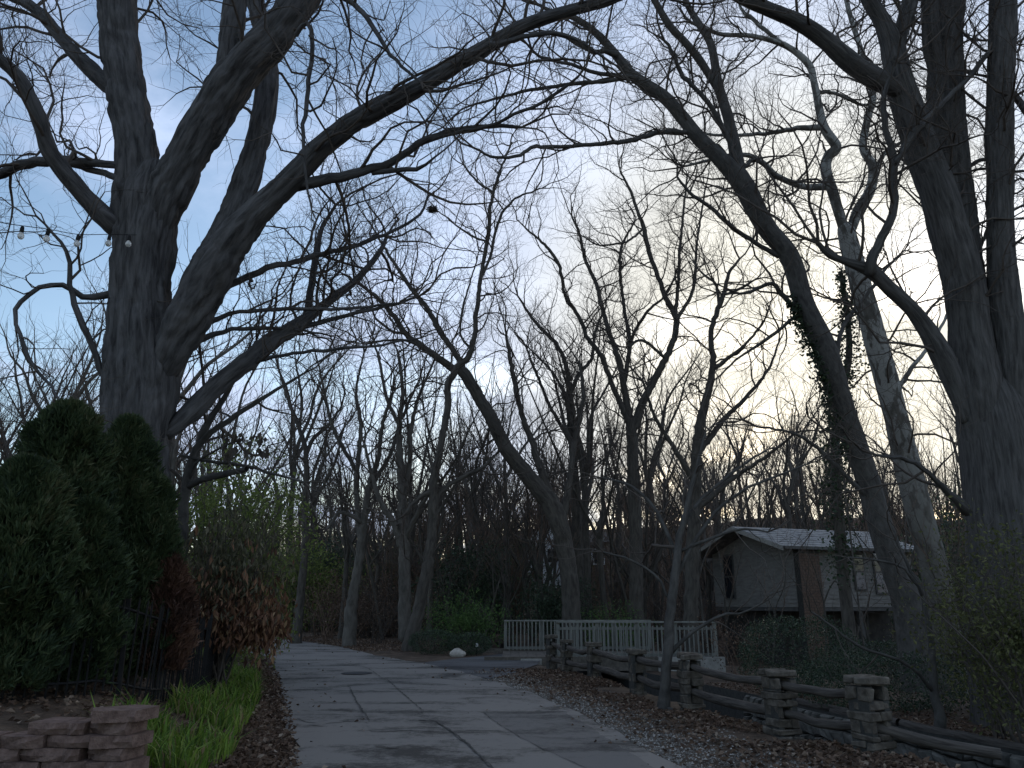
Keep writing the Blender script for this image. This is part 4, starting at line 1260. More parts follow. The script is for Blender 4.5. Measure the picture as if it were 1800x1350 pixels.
arborvitae('dark green arborvitae at the left edge, topmost of the hedge', 72, 9.0, 715, 0.74, 201, n=15000)
arborvitae('arborvitae in front of the maple trunk, second tallest of the hedge', 188, 9.8, 740, 0.56, 202, n=12000)
arborvitae('shorter arborvitae at the right end of the hedge', 246, 10.0, 842, 0.44, 203, n=9500)
arborvitae('lower yellowish arborvitae at the left frame edge', 12, 7.9, 815, 0.62, 204, n=11000)
arborvitae('dark arborvitae filling the hedge between fence and tall ones', 135, 8.7, 890, 0.5, 205, n=11000)
arborvitae('browned dying arborvitae beside the iron fence', 296, 10.0, 985, 0.33, 206, 'arbor_brown', 3500, 0.3, group=None, name='browned_evergreen')

# withered bush with drooping leaves
wb = shrub('withered_bush', 'large bush of withered brown drooping leaves overhanging the road edge', at(392, 13.2), 0.9, 0.9, 1.5, 0, 0.1, 'brownleaf', 61, 22)
rng = np.random.RandomState(62)
c, d = lobed(rng, 8500, .98, .95, 1.5, .75, .3, 4.0)
c[:, 2] += 1.5
c = c[(c[:, 2] > 0.62 + .25 * rng.rand(len(c)))]
cut = c[:, 2] < 1.45 + 0.3 * rng.normal(size=len(c))
low, high = c[cut], c[~cut & (rng.rand(len(c)) < .6)]
low = np.concatenate([low, np.stack([rng.normal(.72, .2, 700), rng.normal(-.1, .3, 700), rng.normal(1.0, .2, 700)], -1)])
tag(put('foliage', leaf_mesh('foliage', low, 0.13, rng, 0.36, droop=1.5, spread=.6), M['brownleaf'], wb), kind='stuff')
tag(put('upper_foliage', leaf_mesh('upper_foliage', high, 0.13, rng, 0.3, droop=1.5, spread=.6), M['greyleaf'], wb), kind='stuff')
lm = [leaf_mesh('leaf', [(0, 0, 0)], 0.17, np.random.RandomState(k), 0.36, droop=3.0, spread=.5) for k in range(8)]
for k in range(90):
    a = rng.uniform(3.6, 6.4)
    o = put('leaf', lm[k % 8], M['brownleaf' if k % 3 else 'greyleaf'], wb)
    zz_ = rng.uniform(0.6, 2.6)
    rr = .98 * math.sqrt(max(.1, 1 - ((zz_ - 1.4) / 1.6) ** 2))
    o.location = (math.cos(a) * rr * (1.12 if zz_ < 1.2 else .95), math.sin(a) * rr * .9, zz_)
    o.rotation_euler = (0, 0, rng.uniform(0, 6.28))
M['darkleaf'] = mat_leaf('dark_withered_leaf', [(0.0, (0.02, 0.017, 0.013)), (1.0, (0.06, 0.048, 0.036))], 0.08)
lm2 = [leaf_mesh('leaf', [(0, 0, 0)], 0.15, np.random.RandomState(20 + k), 0.75, droop=3.0, spread=.4) for k in range(8)]
# dead leaf clusters hanging on the understory tree
root = empty('hanging_leaves', P(430, 780, 12.4)[0], 'cluster of dark withered leaves hanging against the pale sky', 'leaves')
tw = []
for k in range(40):
    px, py = rng.uniform(388, 472), rng.choice([765, 785, 790, 762])
    q = np.array(P(px, py + rng.uniform(-8, 8), 12.4)[0]) - np.array(root.location)
    q[1] += rng.normal() * .12
    o = put('leaf', lm2[k % 8], M['darkleaf'], root)
    o.location = q
    o.scale = (.95,) * 3
    o.rotation_euler = (0, 0, rng.uniform(0, 6.28))
for a, b in [((380, 812), (470, 760)), ((395, 800), (445, 752)), ((420, 790), (480, 786))]:
    k0, k1 = np.array(P(*a, 12.5)[0]) - np.array(root.location), np.array(P(*b, 12.4)[0]) - np.array(root.location)
    tw.append((resample([(*k0,), (*((k0 + k1) / 2 + (0, 0, .06)),), (*k1,)], 6), [.008, .007, .006, .006, .005, .004]))
put('twig', tube_mesh('twig', tw), M['twig'], root)

# ivy on the leaning tree and an ivy column behind it
def ivy(name, label, keys, Y, n, spread, seed, stem_w):
    rng = np.random.RandomState(seed)
    k = resample([(*P(a, b, Y)[0], w * P(a, b, Y)[1]) for a, b, w in keys], 60)
    x, y = float(k[0, 0]), float(k[0, 1])
    org = np.array([x, y, gz(x, y)])
    root = empty(name, org, label, 'ivy')
    i = rng.randint(0, 60, n)
    off = rng.normal(size=(n, 3)) * (k[i, 3] * spread)[:, None] * (0.5 + vnoise(k[i, :3] * 2.0 + seed))[:, None]
    c = k[i, :3] + off
    tag(put('foliage', leaf_mesh('foliage', c - org, 0.10, rng, 0.8), M['ivy'], root), kind='stuff')
    low = [(x, y, org[2] - .1, stem_w)] if k[0, 2] > org[2] + .3 else []
    kk = low + [(*q[:3], stem_w * (1 - .6 * j / 60)) for j, q in enumerate(k)]
    kk = resample(kk, 30)
    put('stem', tube_mesh('stem', [(kk[:, :3], kk[:, 3])], org), M['wood'], root)


ivy('ivy_clad_trunk', 'dead trunk cloaked in dark ivy between the leaning tree and the sycamore', [(1482, 1010, 34), (1474, 900, 34), (1468, 780, 32), (1478, 700, 26), (1492, 630, 34), (1490, 560, 24), (1478, 480, 14)], 23, 3400, 0.42, 301, 0.17)
ivy('climbing_ivy', 'ivy clinging along the underside of the leaning grey tree', [(1478, 800, 16), (1458, 720, 14), (1436, 640, 14), (1410, 585, 14), (1392, 530, 12)], 18.75, 1100, 0.5, 302, 0.02)

# ------------------------------------------------------------------ stone piers and log rails
ALONG = [math.atan2(PIER[min(i + 1, 6)][1] - PIER[max(i - 1, 0)][1], PIER[min(i + 1, 6)][0] - PIER[max(i - 1, 0)][0]) for i in range(7)]
PL = ['farthest stone pier beside the bridge', 'second stone pier from the bridge, close to the first', 'third stone pier from the bridge', 'stone pier just left of the small verge tree',
      'wide-capped stone pier right of the small verge tree', 'second nearest stone pier, with two-part cap', 'nearest and tallest stone pier with empty rail sockets']
PTOP = []
for i, (x, y) in enumerate(PIER):
    R = random.Random(400 + i)
    top_px = [1116, 1124, 1129, 1141, 1149, 1176, 1188][i]
    z0 = gz(x, y)
    top = P(PIER_PX[i][0], top_px, y)[0][2]
    root = empty('stone_pier', (x, y, z0), PL[i], 'stone pier', 'stone piers along the creek', rz=ALONG[i])
    hw = [0.12, .12, .13, .13, .14, .155, .16][i]
    H = top - z0
    s1, s2 = H * 0.36, H * 0.78          # socket heights
    PTOP.append((x, y, z0 + s1, z0 + s2))
    z, row = -0.06, 0
    while z < H - 0.10:
        h = R.uniform(0.07, 0.2)
        sock = None
        for s in (s1, s2):
            if abs(z - (s - .07)) < .004:
                sock, h = s, .14
            elif z < s - .07 < z + h + .03:
                h = s - .07 - z
        if z + h > H - 0.10:
            h = H - 0.085 - z
            if h < .03:
                break
        j = 0.017
        e = hw + R.uniform(-.02, .014)
        if sock is None:
            if row % 2:
                c = R.uniform(-.06, .06)
                cells = [(-e, c - .004, -e, e), (c + .004, e, -e, e)]
            else:
                c = R.uniform(-.06, .06)
                cells = [(-e, e, -e, c - .004), (-e, e, c + .004, e)]
        else:
            cells = [(-e, R.uniform(-.02, .02), -e, -.066), (.025, e, -e, -.064), (-e, R.uniform(.0, .02), .066, e), (.03, e, .064, e)]
        for (a, b, c0, c1) in cells:
            box('stone', a, b, c0, c1, z + .002, z + h - .002, M['stone'], root, j, R, 0.012)
        z += h
        row += 1
    e = hw + 0.014
    if i in (5, 6, 4):
        box('cap_stone', -e, -.02, -e, e, H - .082, H + .005, M['stone'], root, .014, R, .014)
        box('cap_stone', -.01, e, -e - .01, e, H - .085, H - .008, M['stone'], root, .014, R, .014)
    else:
        box('cap_stone', -e, e, -e, e, H - .085, H, M['stone'], root, .014, R, .014)
    # hearting so that no light shows through the joints
    box('core', -hw * .9, hw * .9, -hw * .9, -.07, -.1, H - .1, M['mortar'], root)
    box('core', -hw * .9, hw * .9, .07, hw * .9, -.1, H - .1, M['mortar'], root)
NAMES = ['the two farthest piers', 'the second and third pier', 'the third pier and the one by the small tree', 'the piers either side of the small verge tree', 'the wide-capped pier and the two-part-cap pier', 'the two nearest piers']
for i in range(6):
    for lev, word in ((3, 'upper'), (2, 'lower')):
        R = random.Random(500 + i * 2 + lev)
        a, b = PTOP[i], PTOP[i + 1]
        pa, pb = np.array([a[0], a[1], a[lev]]), np.array([b[0], b[1], b[lev]])
        r = R.uniform(.052, .066)
        keys = [(*(pa + (pb - pa) * t + np.array([R.gauss(0, .008), R.gauss(0, .008), R.gauss(0, .012) - .05 * math.sin(t * math.pi)])), r * (1 + R.uniform(-.1, .1))) for t in np.linspace(0.0, 1.0, 6)]
        k = resample(keys, 16)
        k = np.vstack([[*k[0, :3], .001], k, [*k[-1, :3] + (k[-1, :3] - k[-2, :3]) * .02, .001]])
        o = put('log_rail', tube_mesh('log_rail', [(k[:, :3] - pa, k[:, 3])], relief=.012, force_sides=12), M['log'])
        o.location = pa
        tag(o, word + ' log rail between ' + NAMES[i], 'log rail', 'log rails between the piers')
for lev, word in ((2, 'lower'),):
    a = PTOP[6]
    b = np.array([*G(1760, 1330, 0.1), 0.12])
    pa = np.array([a[0], a[1], a[lev]])
    k = resample([(*pa, .06), (*((pa + b) / 2 + (0, 0, -.03)), .062), (*b, .055)], 14)
    o = put('log_rail', tube_mesh('log_rail', [(k[:, :3] - pa, k[:, 3])], relief=.012, force_sides=12), M['log'])
    o.location = pa
    tag(o, 'fallen-looking log rail running right from the nearest pier', 'log rail', 'log rails between the piers')
# low logs along the far bank
for i, (p0, p1_) in enumerate([((1275, 1222), (1430, 1246)), ((1300, 1232), (1500, 1262)), ((1420, 1240), (1530, 1258)), ((1585, 1262), (1720, 1292)), ((1600, 1282), (1790, 1322))]):
    (x0, y0), (x1, y1) = G(*p0, -.15), G(*p1_, -.15)
    c0 = np.interp([y0, y1], CY, CX)
    xx0, xx1 = max(x0, c0[0] + CRW + .15), max(x1, c0[1] + CRW + .15)
    R = random.Random(600 + i)
    k = resample([(0, 0, 0, .07), ((xx1 - xx0) * .5, (y1 - y0) * .5, -.02, .075), (xx1 - xx0, y1 - y0, 0, .065)], 14)
    o = put('edging_log', tube_mesh('edging_log', [(k[:, :3], k[:, 3])], relief=.012, force_sides=12), M['log'])
    o.location = (xx0, y0, gz(xx0 + .1, y0) + .07)
    tag(o, ['farthest low log edging the far creek bank', 'long low log on the far creek bank behind the rails', 'short low log on the far creek bank behind the two nearest piers',
            'low log on the far bank right of the nearest pier', 'nearest low log along the creek at the right edge'][i], 'log', 'logs edging the far creek bank')

# rubble wall of the far creek side
wallr = empty('creek_wall', (0, 0, -1.5), 'grey rubble stone wall of the creek behind the piers', 'stone wall')
R = random.Random(700)
rows, colw = 6, 0.27
ys = np.arange(6.2, 17.5, colw)
grid = {}
for r in range(rows + 1):
    for c_ in range(len(ys) + 1):
        yy = 6.2 + c_ * colw + (0.13 if r % 2 else 0) + R.uniform(-.075, .075)
        grid[r, c_] = (yy, -1.5 + r * 0.205 + (R.uniform(-.045, .045) if 0 < r < rows else 0))
for r in range(rows):
    for c_ in range(len(ys)):
        q = [grid[r, c_], grid[r, c_ + 1], grid[r + 1, c_ + 1], grid[r + 1, c_]]
        my, mz = sum(a[0] for a in q) / 4, sum(a[1] for a in q) / 4
        front, back = [], []
        pr = R.uniform(.0, .045)
        for a in q:
            yy, z_ = my + (a[0] - my) * .9, mz + (a[1] - mz) * .88
            xw = float(np.interp(yy, CY, CX)) + CRW - 0.06
            back.append((xw + .12, yy, z_ + 1.5))
            front.append((xw - .02, yy, z_ + 1.5))
        inner = [(float(np.interp(my + (a[0] - my) * .62, CY, CX)) + CRW - .06 - .045 - pr + R.uniform(-.012, .012), my + (a[0] - my) * .62, mz + (a[1] - mz) * .6 + 1.5) for a in q]
        poly('stone', back + front + inner, [(0, 1, 5, 4), (1, 2, 6, 5), (2, 3, 7, 6), (3, 0, 4, 7), (4, 5, 9, 8), (5, 6, 10, 9), (6, 7, 11, 10), (7, 4, 8, 11), (8, 9, 10, 11)], M['rubble'], wallr)
yb = np.linspace(4, 40, 50)
xb = np.interp(yb, CY, CX) + CRW - .03
poly('backing', [(a, b, 0.0) for a, b in zip(xb, yb)] + [(a, b, 1.26) for a, b in zip(xb, yb)], [(i, i + 1, 51 + i, 50 + i) for i in range(49)], M['mortar'], wallr)

# ------------------------------------------------------------------ bridge
BY0, BY1 = 23.6, 27.2
br = empty('footbridge', (2.8, 25.4, 0.0), 'driveway bridge over the creek with weathered picket railings', 'bridge')
for k in range(24):
    x0 = -0.3 + k * 0.265
    box('deck_plank', x0 - 2.8, x0 + .255 - 2.8, BY0 - 25.4, BY1 - 25.4, -.02, .045, M['beam'], br)
box('kerb_beam', -3.6, 3.3, BY0 - 25.55, BY0 - 25.40, -.28, .10, M['beam'], br)
box('kerb_beam', -4.3, 2.0, BY1 - 25.4, BY1 - 25.25, -.28, .12, M['beam'], br)
box('abutment', -2.55, -1.95, BY0 - 25.72, BY0 - 25.56, -.7, .05, M['concrete'], br)
box('abutment', 1.4, 3.3, BY0 - 25.7, BY0 - 25.56, -1.5, .1, M['concrete'], br)
picket_me = box('baluster', -.019, .019, -.019, .019, .0, .84, M['rail'], br).data
first = [o for o in br.children if o.name.startswith('baluster')][0]
bpy.data.objects.remove(first)


def railing(x0, x1, y, z, hgt, sub, lab):
    x0 -= 2.8
    x1 -= 2.8
    y -= 25.4
    rl = put('railing', bpy.data.meshes.new('railing'), None, br)
    v, f = box_data(x0 - .05, x1 + .05, y - .07, y + .07, z + hgt - .045, z + hgt)
    v2, f2 = box_data(x0, x1, y - .022, y + .022, z + .09, z + .17)
    v += v2
    f += [tuple(a + 8 for a in q) for q in f2]
    if sub:
        v3, f3 = box_data(x0, x1, y - .022, y + .022, z + hgt - .24, z + hgt - .17)
        v += v3
        f += [tuple(a + 16 for a in q) for q in f3]
    rl.data.from_pydata(v, [], f)
    rl.data.materials.append(M['rail'])
    rl['label'] = lab
    n = int(round((x1 - x0) / 1.25))
    for k in range(n + 1):
        xx = x0 + (x1 - x0) * k / n
        box('post', xx - .05, xx + .05, y + .024, y + .124, z - .25, z + hgt - .047, M['rail'], rl)
    n = int((x1 - x0) / .128)
    top = hgt - (.175 if sub else .05)
    for k in range(1, n):
        o = put('baluster', picket_me, None, rl)
        o.location = (x0 + (x1 - x0) * k / n, y - .043, z + .05)
        o.scale = (1, 1, (top - .05) / .84 + (.06 if sub else 0))


railing(1.35, 5.95, BY0, 0.02, 1.06, True, 'near railing with a double top rail')
railing(-.22, 4.65, BY1, 0.02, 1.02, False, 'far railing with a single top rail')

# ------------------------------------------------------------------ low house at right
hC = np.array([11.5, 32.2])
du = np.array([0.94, 0.342])          # along the long front
dg = np.array([-0.342, 0.94])         # along the gable end
house = empty('low_house', (hC[0], hC[1], -0.95), 'low grey sided house with pale shallow gable roof behind the trees', 'house')
HB = -0.95


def hp(u, g, z):
    q = hC + du * u + dg * g
    return (q[0] - hC[0], q[1] - hC[1], z - HB)


def hbox(name, u0, u1, g0, g1, z0, z1, mat, parent=None, zt=None):
    pts = [hp(u, g, z) for z in (z0, z1) for (u, g) in ((u0, g0), (u1, g0), (u1, g1), (u0, g1))]
    return poly(name, pts, [(0, 3, 2, 1), (4, 5, 6, 7), (0, 1, 5, 4), (1, 2, 6, 5), (2, 3, 7, 6), (3, 0, 4, 7)], M[mat], parent or house)


LU, LG, ZF, ZE, ZR = 6.3, 5.65, 1.43, 3.88, 4.75
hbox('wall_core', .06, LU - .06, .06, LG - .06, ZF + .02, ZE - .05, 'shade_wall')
poly('gable_core', [hp(.07, .06, ZE - .06), hp(.07, LG - .06, ZE - .06), hp(.07, LG / 2, ZR - .12), hp(.6, LG / 2, ZR - .12), hp(.6, .06, ZE - .06), hp(.6, LG - .06, ZE - .06)], [(0, 1, 2), (0, 2, 3, 4), (1, 5, 3, 2)], M['shade_wall'], house)
# clapboards, each a tilted board
nb = 15
for k in range(nb):
    z0 = ZF + (ZE - ZF - .05) * k / nb
    z1 = z0 + (ZE - ZF - .05) / nb
    # long front
    pts = [hp(0.0, -.022, z0), hp(LU, -.022, z0), hp(LU, .0, z1), hp(0, .0, z1), hp(0, .06, z0), hp(LU, .06, z0), hp(LU, .06, z1), hp(0, .06, z1)]
    poly('clapboard', pts, [(0, 1, 2, 3), (0, 4, 5, 1), (3, 2, 6, 7), (0, 3, 7, 4), (1, 5, 6, 2)], M['siding'], house)
    pts = [hp(-.022, -.02, z0), hp(-.022, LG, z0), hp(0, LG, z1), hp(0, -.02, z1), hp(.06, -.02, z0), hp(.06, LG, z0), hp(.06, LG, z1), hp(.06, -.02, z1)]
    poly('clapboard', pts, [(3, 2, 1, 0), (1, 5, 4, 0), (7, 6, 2, 3), (4, 7, 3, 0), (2, 6, 5, 1)], M['siding'], house)
for k in range(6):
    z0 = ZE - .05 + k * .17
    z1 = z0 + .17
    g0 = max(0, (z0 - ZE + .12) / (ZR - ZE) * LG / 2)
    g1 = min(LG / 2 - .02, max(0, (z1 - ZE + .12) / (ZR - ZE) * LG / 2))
    if g0 >= LG / 2 - .05:
        break
    pts = [hp(-.022, g0, z0), hp(-.022, LG - g0, z0), hp(0, LG - g1, z1), hp(0, g1, z1)]
    poly('clapboard', pts, [(3, 2, 1, 0)], M['siding'], house)
# roof with overhang, two slabs with shingle courses
ov, og = 0.85, 0.55
for s, nm in ((0, 'front'), (1, 'rear')):
    ncs = 9
    slab = None
    for k in range(ncs):
        t0, t1 = k / ncs, (k + 1) / ncs
        ge, gr = (-og, LG / 2) if s == 0 else (LG + og, LG / 2)
        ze = ZE - .1
        ga, gb_ = ge + (gr - ge) * t0, ge + (gr - ge) * t1
        za, zb = ze + (ZR + .1 - ze) * t0, ze + (ZR + .1 - ze) * t1
        pts = [hp(-ov, ga, za + .035), hp(LU + .5, ga, za + .035), hp(LU + .5, gb_, zb + .012), hp(-ov, gb_, zb + .012), hp(-ov, ga, za - .1), hp(LU + .5, ga, za - .1), hp(LU + .5, gb_, zb - .1), hp(-ov, gb_, zb - .1)]
        f = [(0, 1, 2, 3), (0, 4, 5, 1), (4, 7, 6, 5), (0, 3, 7, 4), (1, 5, 6, 2)]
        o = poly('roof' if slab is None else 'shingle_course', pts, f, M['shingle'], slab or house)
        slab = slab or o
    poly('fascia', [hp(-ov - .03, -og if s == 0 else LG + og, ze - .17), hp(-ov - .03, LG / 2, ZR - .07), hp(-ov - .03, LG / 2, ZR + .09), hp(-ov - .03, -og if s == 0 else LG + og, ze + .02),
                    hp(-ov, -og if s == 0 else LG + og, ze - .17), hp(-ov, LG / 2, ZR - .07), hp(-ov, LG / 2, ZR + .09), hp(-ov, -og if s == 0 else LG + og, ze + .02)],
         [(0, 1, 2, 3), (4, 7, 6, 5), (0, 4, 5, 1), (3, 2, 6, 7)], M['concrete'], house)
hbox('gutter', -ov, LU + .5, -og - .1, -og - .002, ZE - .2, ZE - .09, 'trim')


def window(u0, u1, g0, g1, z0, z1, along):
    w = hbox('window', u0, u1, g0, g1, z0, z1, 'trim')
    if along == 'u':
        hbox('pane', u0 + .06, u1 - .06, g0 - .012, g0 - .003, z0 + .06, (z0 + z1) / 2 - .025, 'glass', w)
        hbox('pane', u0 + .06, u1 - .06, g0 - .012, g0 - .003, (z0 + z1) / 2 + .025, z1 - .06, 'glass', w)
    else:
        hbox('pane', u0 - .012, u0 - .003, g0 + .06, g1 - .06, z0 + .06, (z0 + z1) / 2 - .025, 'glass', w)
        hbox('pane', u0 - .012, u0 - .003, g0 + .06, g1 - .06, (z0 + z1) / 2 + .025, z1 - .06, 'glass', w)


window(-.06, .02, 4.0, 4.75, 1.75, 3.75, 'g')
window(3.0, 3.6, -.07, .02, 2.1, 3.6, 'u')
window(4.1, 4.75, -.07, .02, 1.95, 3.75, 'u')
pl = hbox('brick_chimney', .02, 1.05, -.34, -.025, HB - .2, ZE - .22, 'mortar')
R = random.Random(9)
zz_ = HB - .1
row = 0
while zz_ < ZE - .33:
    u = .02 - (.13 if row % 2 else 0)
    while u < 1.05:
        a, b = max(.02, u), min(1.05, u + .25)
        if b - a > .05:
            hbox('brick', a, b - .012, -.357, -.338, zz_, zz_ + .094, 'brick', pl)
        u += .26
    zz_ += .107
    row += 1
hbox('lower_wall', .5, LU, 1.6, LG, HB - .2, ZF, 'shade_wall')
hbox('floor_slab', .0, LU, .0, LG, ZF - .16, ZF - .003, 'trim')
for u in (LU - .3, 3.2):
    hbox('carport_post', u, u + .2, .1, .3, HB - .2, ZF - .16, 'trim')

# houses up the slope
def far_house(label, px0, px1, py0, py1, ridge, Y, mat, roof, wins):
    a, mpp = P(px0, py1, Y)
    b, _ = P(px1, py0, Y)
    x0, x1, z0, z1 = a[0], b[0], min(a[2], gz((a[0] + b[0]) / 2, Y)) - .3, b[2]
    cx = (x0 + x1) / 2
    h = empty('distant_house', (cx, Y, z0), label, 'house')
    w = (x1 - x0) / 2
    box('wall', -w, w, 0, 6, 0, z1 - z0, M[mat], h)
    rz = z1 - z0 + ridge
    poly('roof', [(-w - .3, -.35, z1 - z0 - .05), (w + .3, -.35, z1 - z0 - .05), (w + .3, 6.3, z1 - z0 - .05), (-w - .3, 6.3, z1 - z0 - .05), (-w - .3, 3, rz), (w + .3, 3, rz)] if roof == 'side' else
         [(-w - .3, -.35, z1 - z0 - .05), (w + .3, -.35, z1 - z0 - .05), (w + .3, 6.3, z1 - z0 - .05), (-w - .3, 6.3, z1 - z0 - .05), (0, -.35, rz), (0, 6.3, rz)],
         [(0, 1, 5, 4), (2, 3, 4, 5), (0, 4, 3), (1, 2, 5), (0, 3, 2, 1)] if roof == 'side' else [(0, 4, 5, 3), (1, 2, 5, 4), (0, 3, 2, 1)], M['trim'], h)
    if roof == 'gable':
        poly('gable', [(-w, -.02, z1 - z0 - .05), (w, -.02, z1 - z0 - .05), (0, -.02, rz - .15)], [(0, 1, 2)], M[mat], h)
    for (fx, fz) in wins:
        o = box('window', fx * w - .45, fx * w + .45, -.05, .02, (z1 - z0) * fz - .6, (z1 - z0) * fz + .6, M['white'], h)
        box('pane', fx * w - .37, fx * w + .37, -.07, -.055, (z1 - z0) * fz - .52, (z1 - z0) * fz + .52, M['glass'], o)
    return h


far_house('white gabled house glimpsed between the trunks up the slope', 928, 986, 948, 1005, 1.6, 62, 'white', 'gable', [(-.4, .7), (.45, .7)])
far_house('long brown house on the slope behind the bridge', 996, 1066, 952, 1008, 1.0, 60, 'brick', 'side', [(-.6, .72), (.0, .72), (.6, .72)])

# ------------------------------------------------------------------ block wall and iron fence at left
bw = empty('block_wall', (0, 0, 0), 'stepped reddish retaining wall of split-face blocks in the bottom left corner', 'retaining wall')
R = random.Random(800)
bx0, by0 = G(250, 1255, .84)
course = 0.084


def block_mesh(seed):
    Rr = random.Random(seed)
    w, dpt, h = .32, .24, .080
    ft = [(-w / 2, 0), (-w / 6, -.035), (w / 6, -.035), (w / 2, 0), (w / 2 - .04, dpt), (-w / 2 + .04, dpt)]
    v = []
    for z in (0, h * .5, h):
        for k, (a, b) in enumerate(ft):
            q = .012 if k < 4 else 0
            bulge = -.012 if (z == h * .5 and k < 4) else 0
            v.append((a + Rr.uniform(-q, q) * .6, b + bulge + Rr.uniform(-q, q), z + Rr.uniform(-.003, .003)))
    f = [(5, 4, 3, 2, 1, 0), (12, 13, 14, 15, 16, 17)]
    for lv in (0, 6):
        for k in range(6):
            f.append((lv + k, lv + (k + 1) % 6, lv + 6 + (k + 1) % 6, lv + 6 + k))
    me = bpy.data.meshes.new('block')
    me.from_pydata(v, [], f)
    me.materials.append(M['block'])
    me.update()
    return me


bms = [block_mesh(k) for k in range(7)]
bw.location = (bx0 - .05, by0, 0)
# wall runs left from its end pillar, top stepping down; the end returns towards the bank
for c_ in range(0, 11):
    z = 0.775 - (10 - c_) * course
    off = .16 if c_ % 2 else 0
    for k in range(7):
        x = -.17 - k * .325 - (off if k else off * .4)
        topc = 11 if k == 0 else 10 if k == 1 else 9
        if c_ >= topc:
            continue
        o = put('block', bms[R.randint(0, 6)], None, bw)
        o.location = (x + R.uniform(-.008, .008), R.uniform(-.012, .012) + .015 * c_ - .02 * k, z)
        o.rotation_euler = (0, 0, R.gauss(0, .03) - (.35 if k == 0 else 0.04))
    if c_ % 2 and c_ < 10:
        o = put('block', bms[R.randint(0, 6)], None, bw)
        o.location = (-.17 - .282, .012 * c_ - .01, z)
        o.scale = (.36, 1, 1)
    for k in range(3):
        o = put('block', bms[R.randint(0, 6)], None, bw)
        if c_ < 11 - k:
            yb_ = .22 + k * .32 + (off if c_ % 2 else 0)
            o.location = (-.02 - .55 * yb_ + R.uniform(-.01, .01), yb_, z)
            o.rotation_euler = (0, 0, math.radians(118) + R.gauss(0, .04))
        else:
            bpy.data.objects.remove(o)

fence = empty('iron_fence', (-4.4, 9.4, 0), 'black iron picket fence under the evergreen hedge', 'fence')
fl = resample([(-6.6, 7.4, 0), (-5.0, 7.7, 0), (-4.2, 9.4, 0), (-4.65, 12.4, 0), (-5.4, 15.2, 0), (-6.2, 18.0, 0)], 120)
v, f = box_data(-.009, .009, -.009, .009, 0, 1.02)
v += [(0, 0, 1.10)]
f += [(4, 5, 8), (5, 6, 8), (6, 7, 8), (7, 4, 8)]
pme = bpy.data.meshes.new('picket')
pme.from_pydata(v, [], f)
pme.materials.append(M['iron'])
fo = np.array([-4.4, 9.4, 0])
R = random.Random(5)
for i, q in enumerate(fl):
    z = gz(q[0], q[1])
    o = put('picket', pme, None, fence)
    o.location = (q[0] + 4.4, q[1] - 9.4, z)
    o.rotation_euler = (R.gauss(0, .015), R.gauss(.02, .02), .3)
    if i % 15 == 0:
        o.scale = (2.6, 2.6, 1.05)
for hgt in (.14, .92):
    tb = [(fl[k] - fo + np.array([0, 0, gz(fl[k, 0], fl[k, 1]) + hgt])) for k in range(0, 120, 3)]
    put('rail', tube_mesh('rail', [(tb, [.016] * len(tb))], force_sides=4), M['iron'], fence)

# ------------------------------------------------------------------ string lights, nest, small things
sl = empty('string_light', P(215, 408, 11.0)[0], 'string of frosted bulbs on a black cable tied to the maple', 'string light')
so = np.array(sl.location)
kp = [P(a, b, Y)[0] for a, b, Y in [(-60, 378, 9.0), (0, 391, 9.3), (40, 397, 9.6), (85, 403, 10), (138, 412, 10.4), (193, 412, 10.75), (240, 413, 10.95)]]
k = resample([np.array(q) - so for q in kp], 40)
put('cable', tube_mesh('cable', [(k, [.006] * 40)], force_sides=5), M['iron'], sl)
for a, b, Y in [(40, 397, 9.6), (85, 403, 10), (138, 412, 10.4), (193, 412, 10.75), (228, 413, 10.9)]:
    q = np.array(P(a, b, Y)[0]) - so
    s = put('socket', tube_mesh('socket', [([q + (0, 0, d) for d in (0, -.02, -.09, -.10)], [.008, .024, .03, .02])], force_sides=10), M['iron'], sl)
    put('bulb', tube_mesh('bulb', [([q + (0, 0, d) for d in (-.10, -.115, -.14, -.17, -.195, -.205)], [.018, .03, .042, .042, .028, .004])], force_sides=12), M['bulb'], sl)
R = random.Random(66)
nq = P(760, 368, 13.3)[0]
tb = []
for k in range(150):
    d = unit(R.gauss(0, 1), R.gauss(0, 1), R.gauss(0, .7))
    e_ = unit(R.gauss(0, 1), R.gauss(0, 1), R.gauss(0, .6))
    rr = .09 * R.random() ** .5
    a = np.array(d) * (rr, rr, rr * .7)
    tb.append(([a - np.array(e_) * .06, a + np.array(d) * .015, a + np.array(e_) * .06], [.004, .006, .003]))
o = put('squirrel_nest', tube_mesh('squirrel_nest', tb), M['twig'])
o.location = nq
tag(o, 'small ball of twigs, a nest, high on a thin maple branch', 'nest')


def boulder(name, label, x, y, s, mat, seed, cat='rock'):
    rng = np.random.RandomState(seed)
    import bmesh
    bm = bmesh.new()
    bmesh.ops.create_icosphere(bm, subdivisions=3, radius=1)
    for v_ in bm.verts:
        n_ = float(vnoise(np.array([v_.co]) * 1.7 + seed)[0]) + .4 * float(vnoise(np.array([v_.co]) * 5 + seed)[0])
        v_.co *= 0.7 + .45 * n_
        v_.co.x *= s[0]
        v_.co.y *= s[1]
        v_.co.z *= s[2]
    me = bpy.data.meshes.new(name)
    bm.to_mesh(me)
    bm.free()
    o = put(name, me, M[mat])
    o.location = (x, y, gz(x, y) + s[2] * .4)
    return tag(o, label, cat)


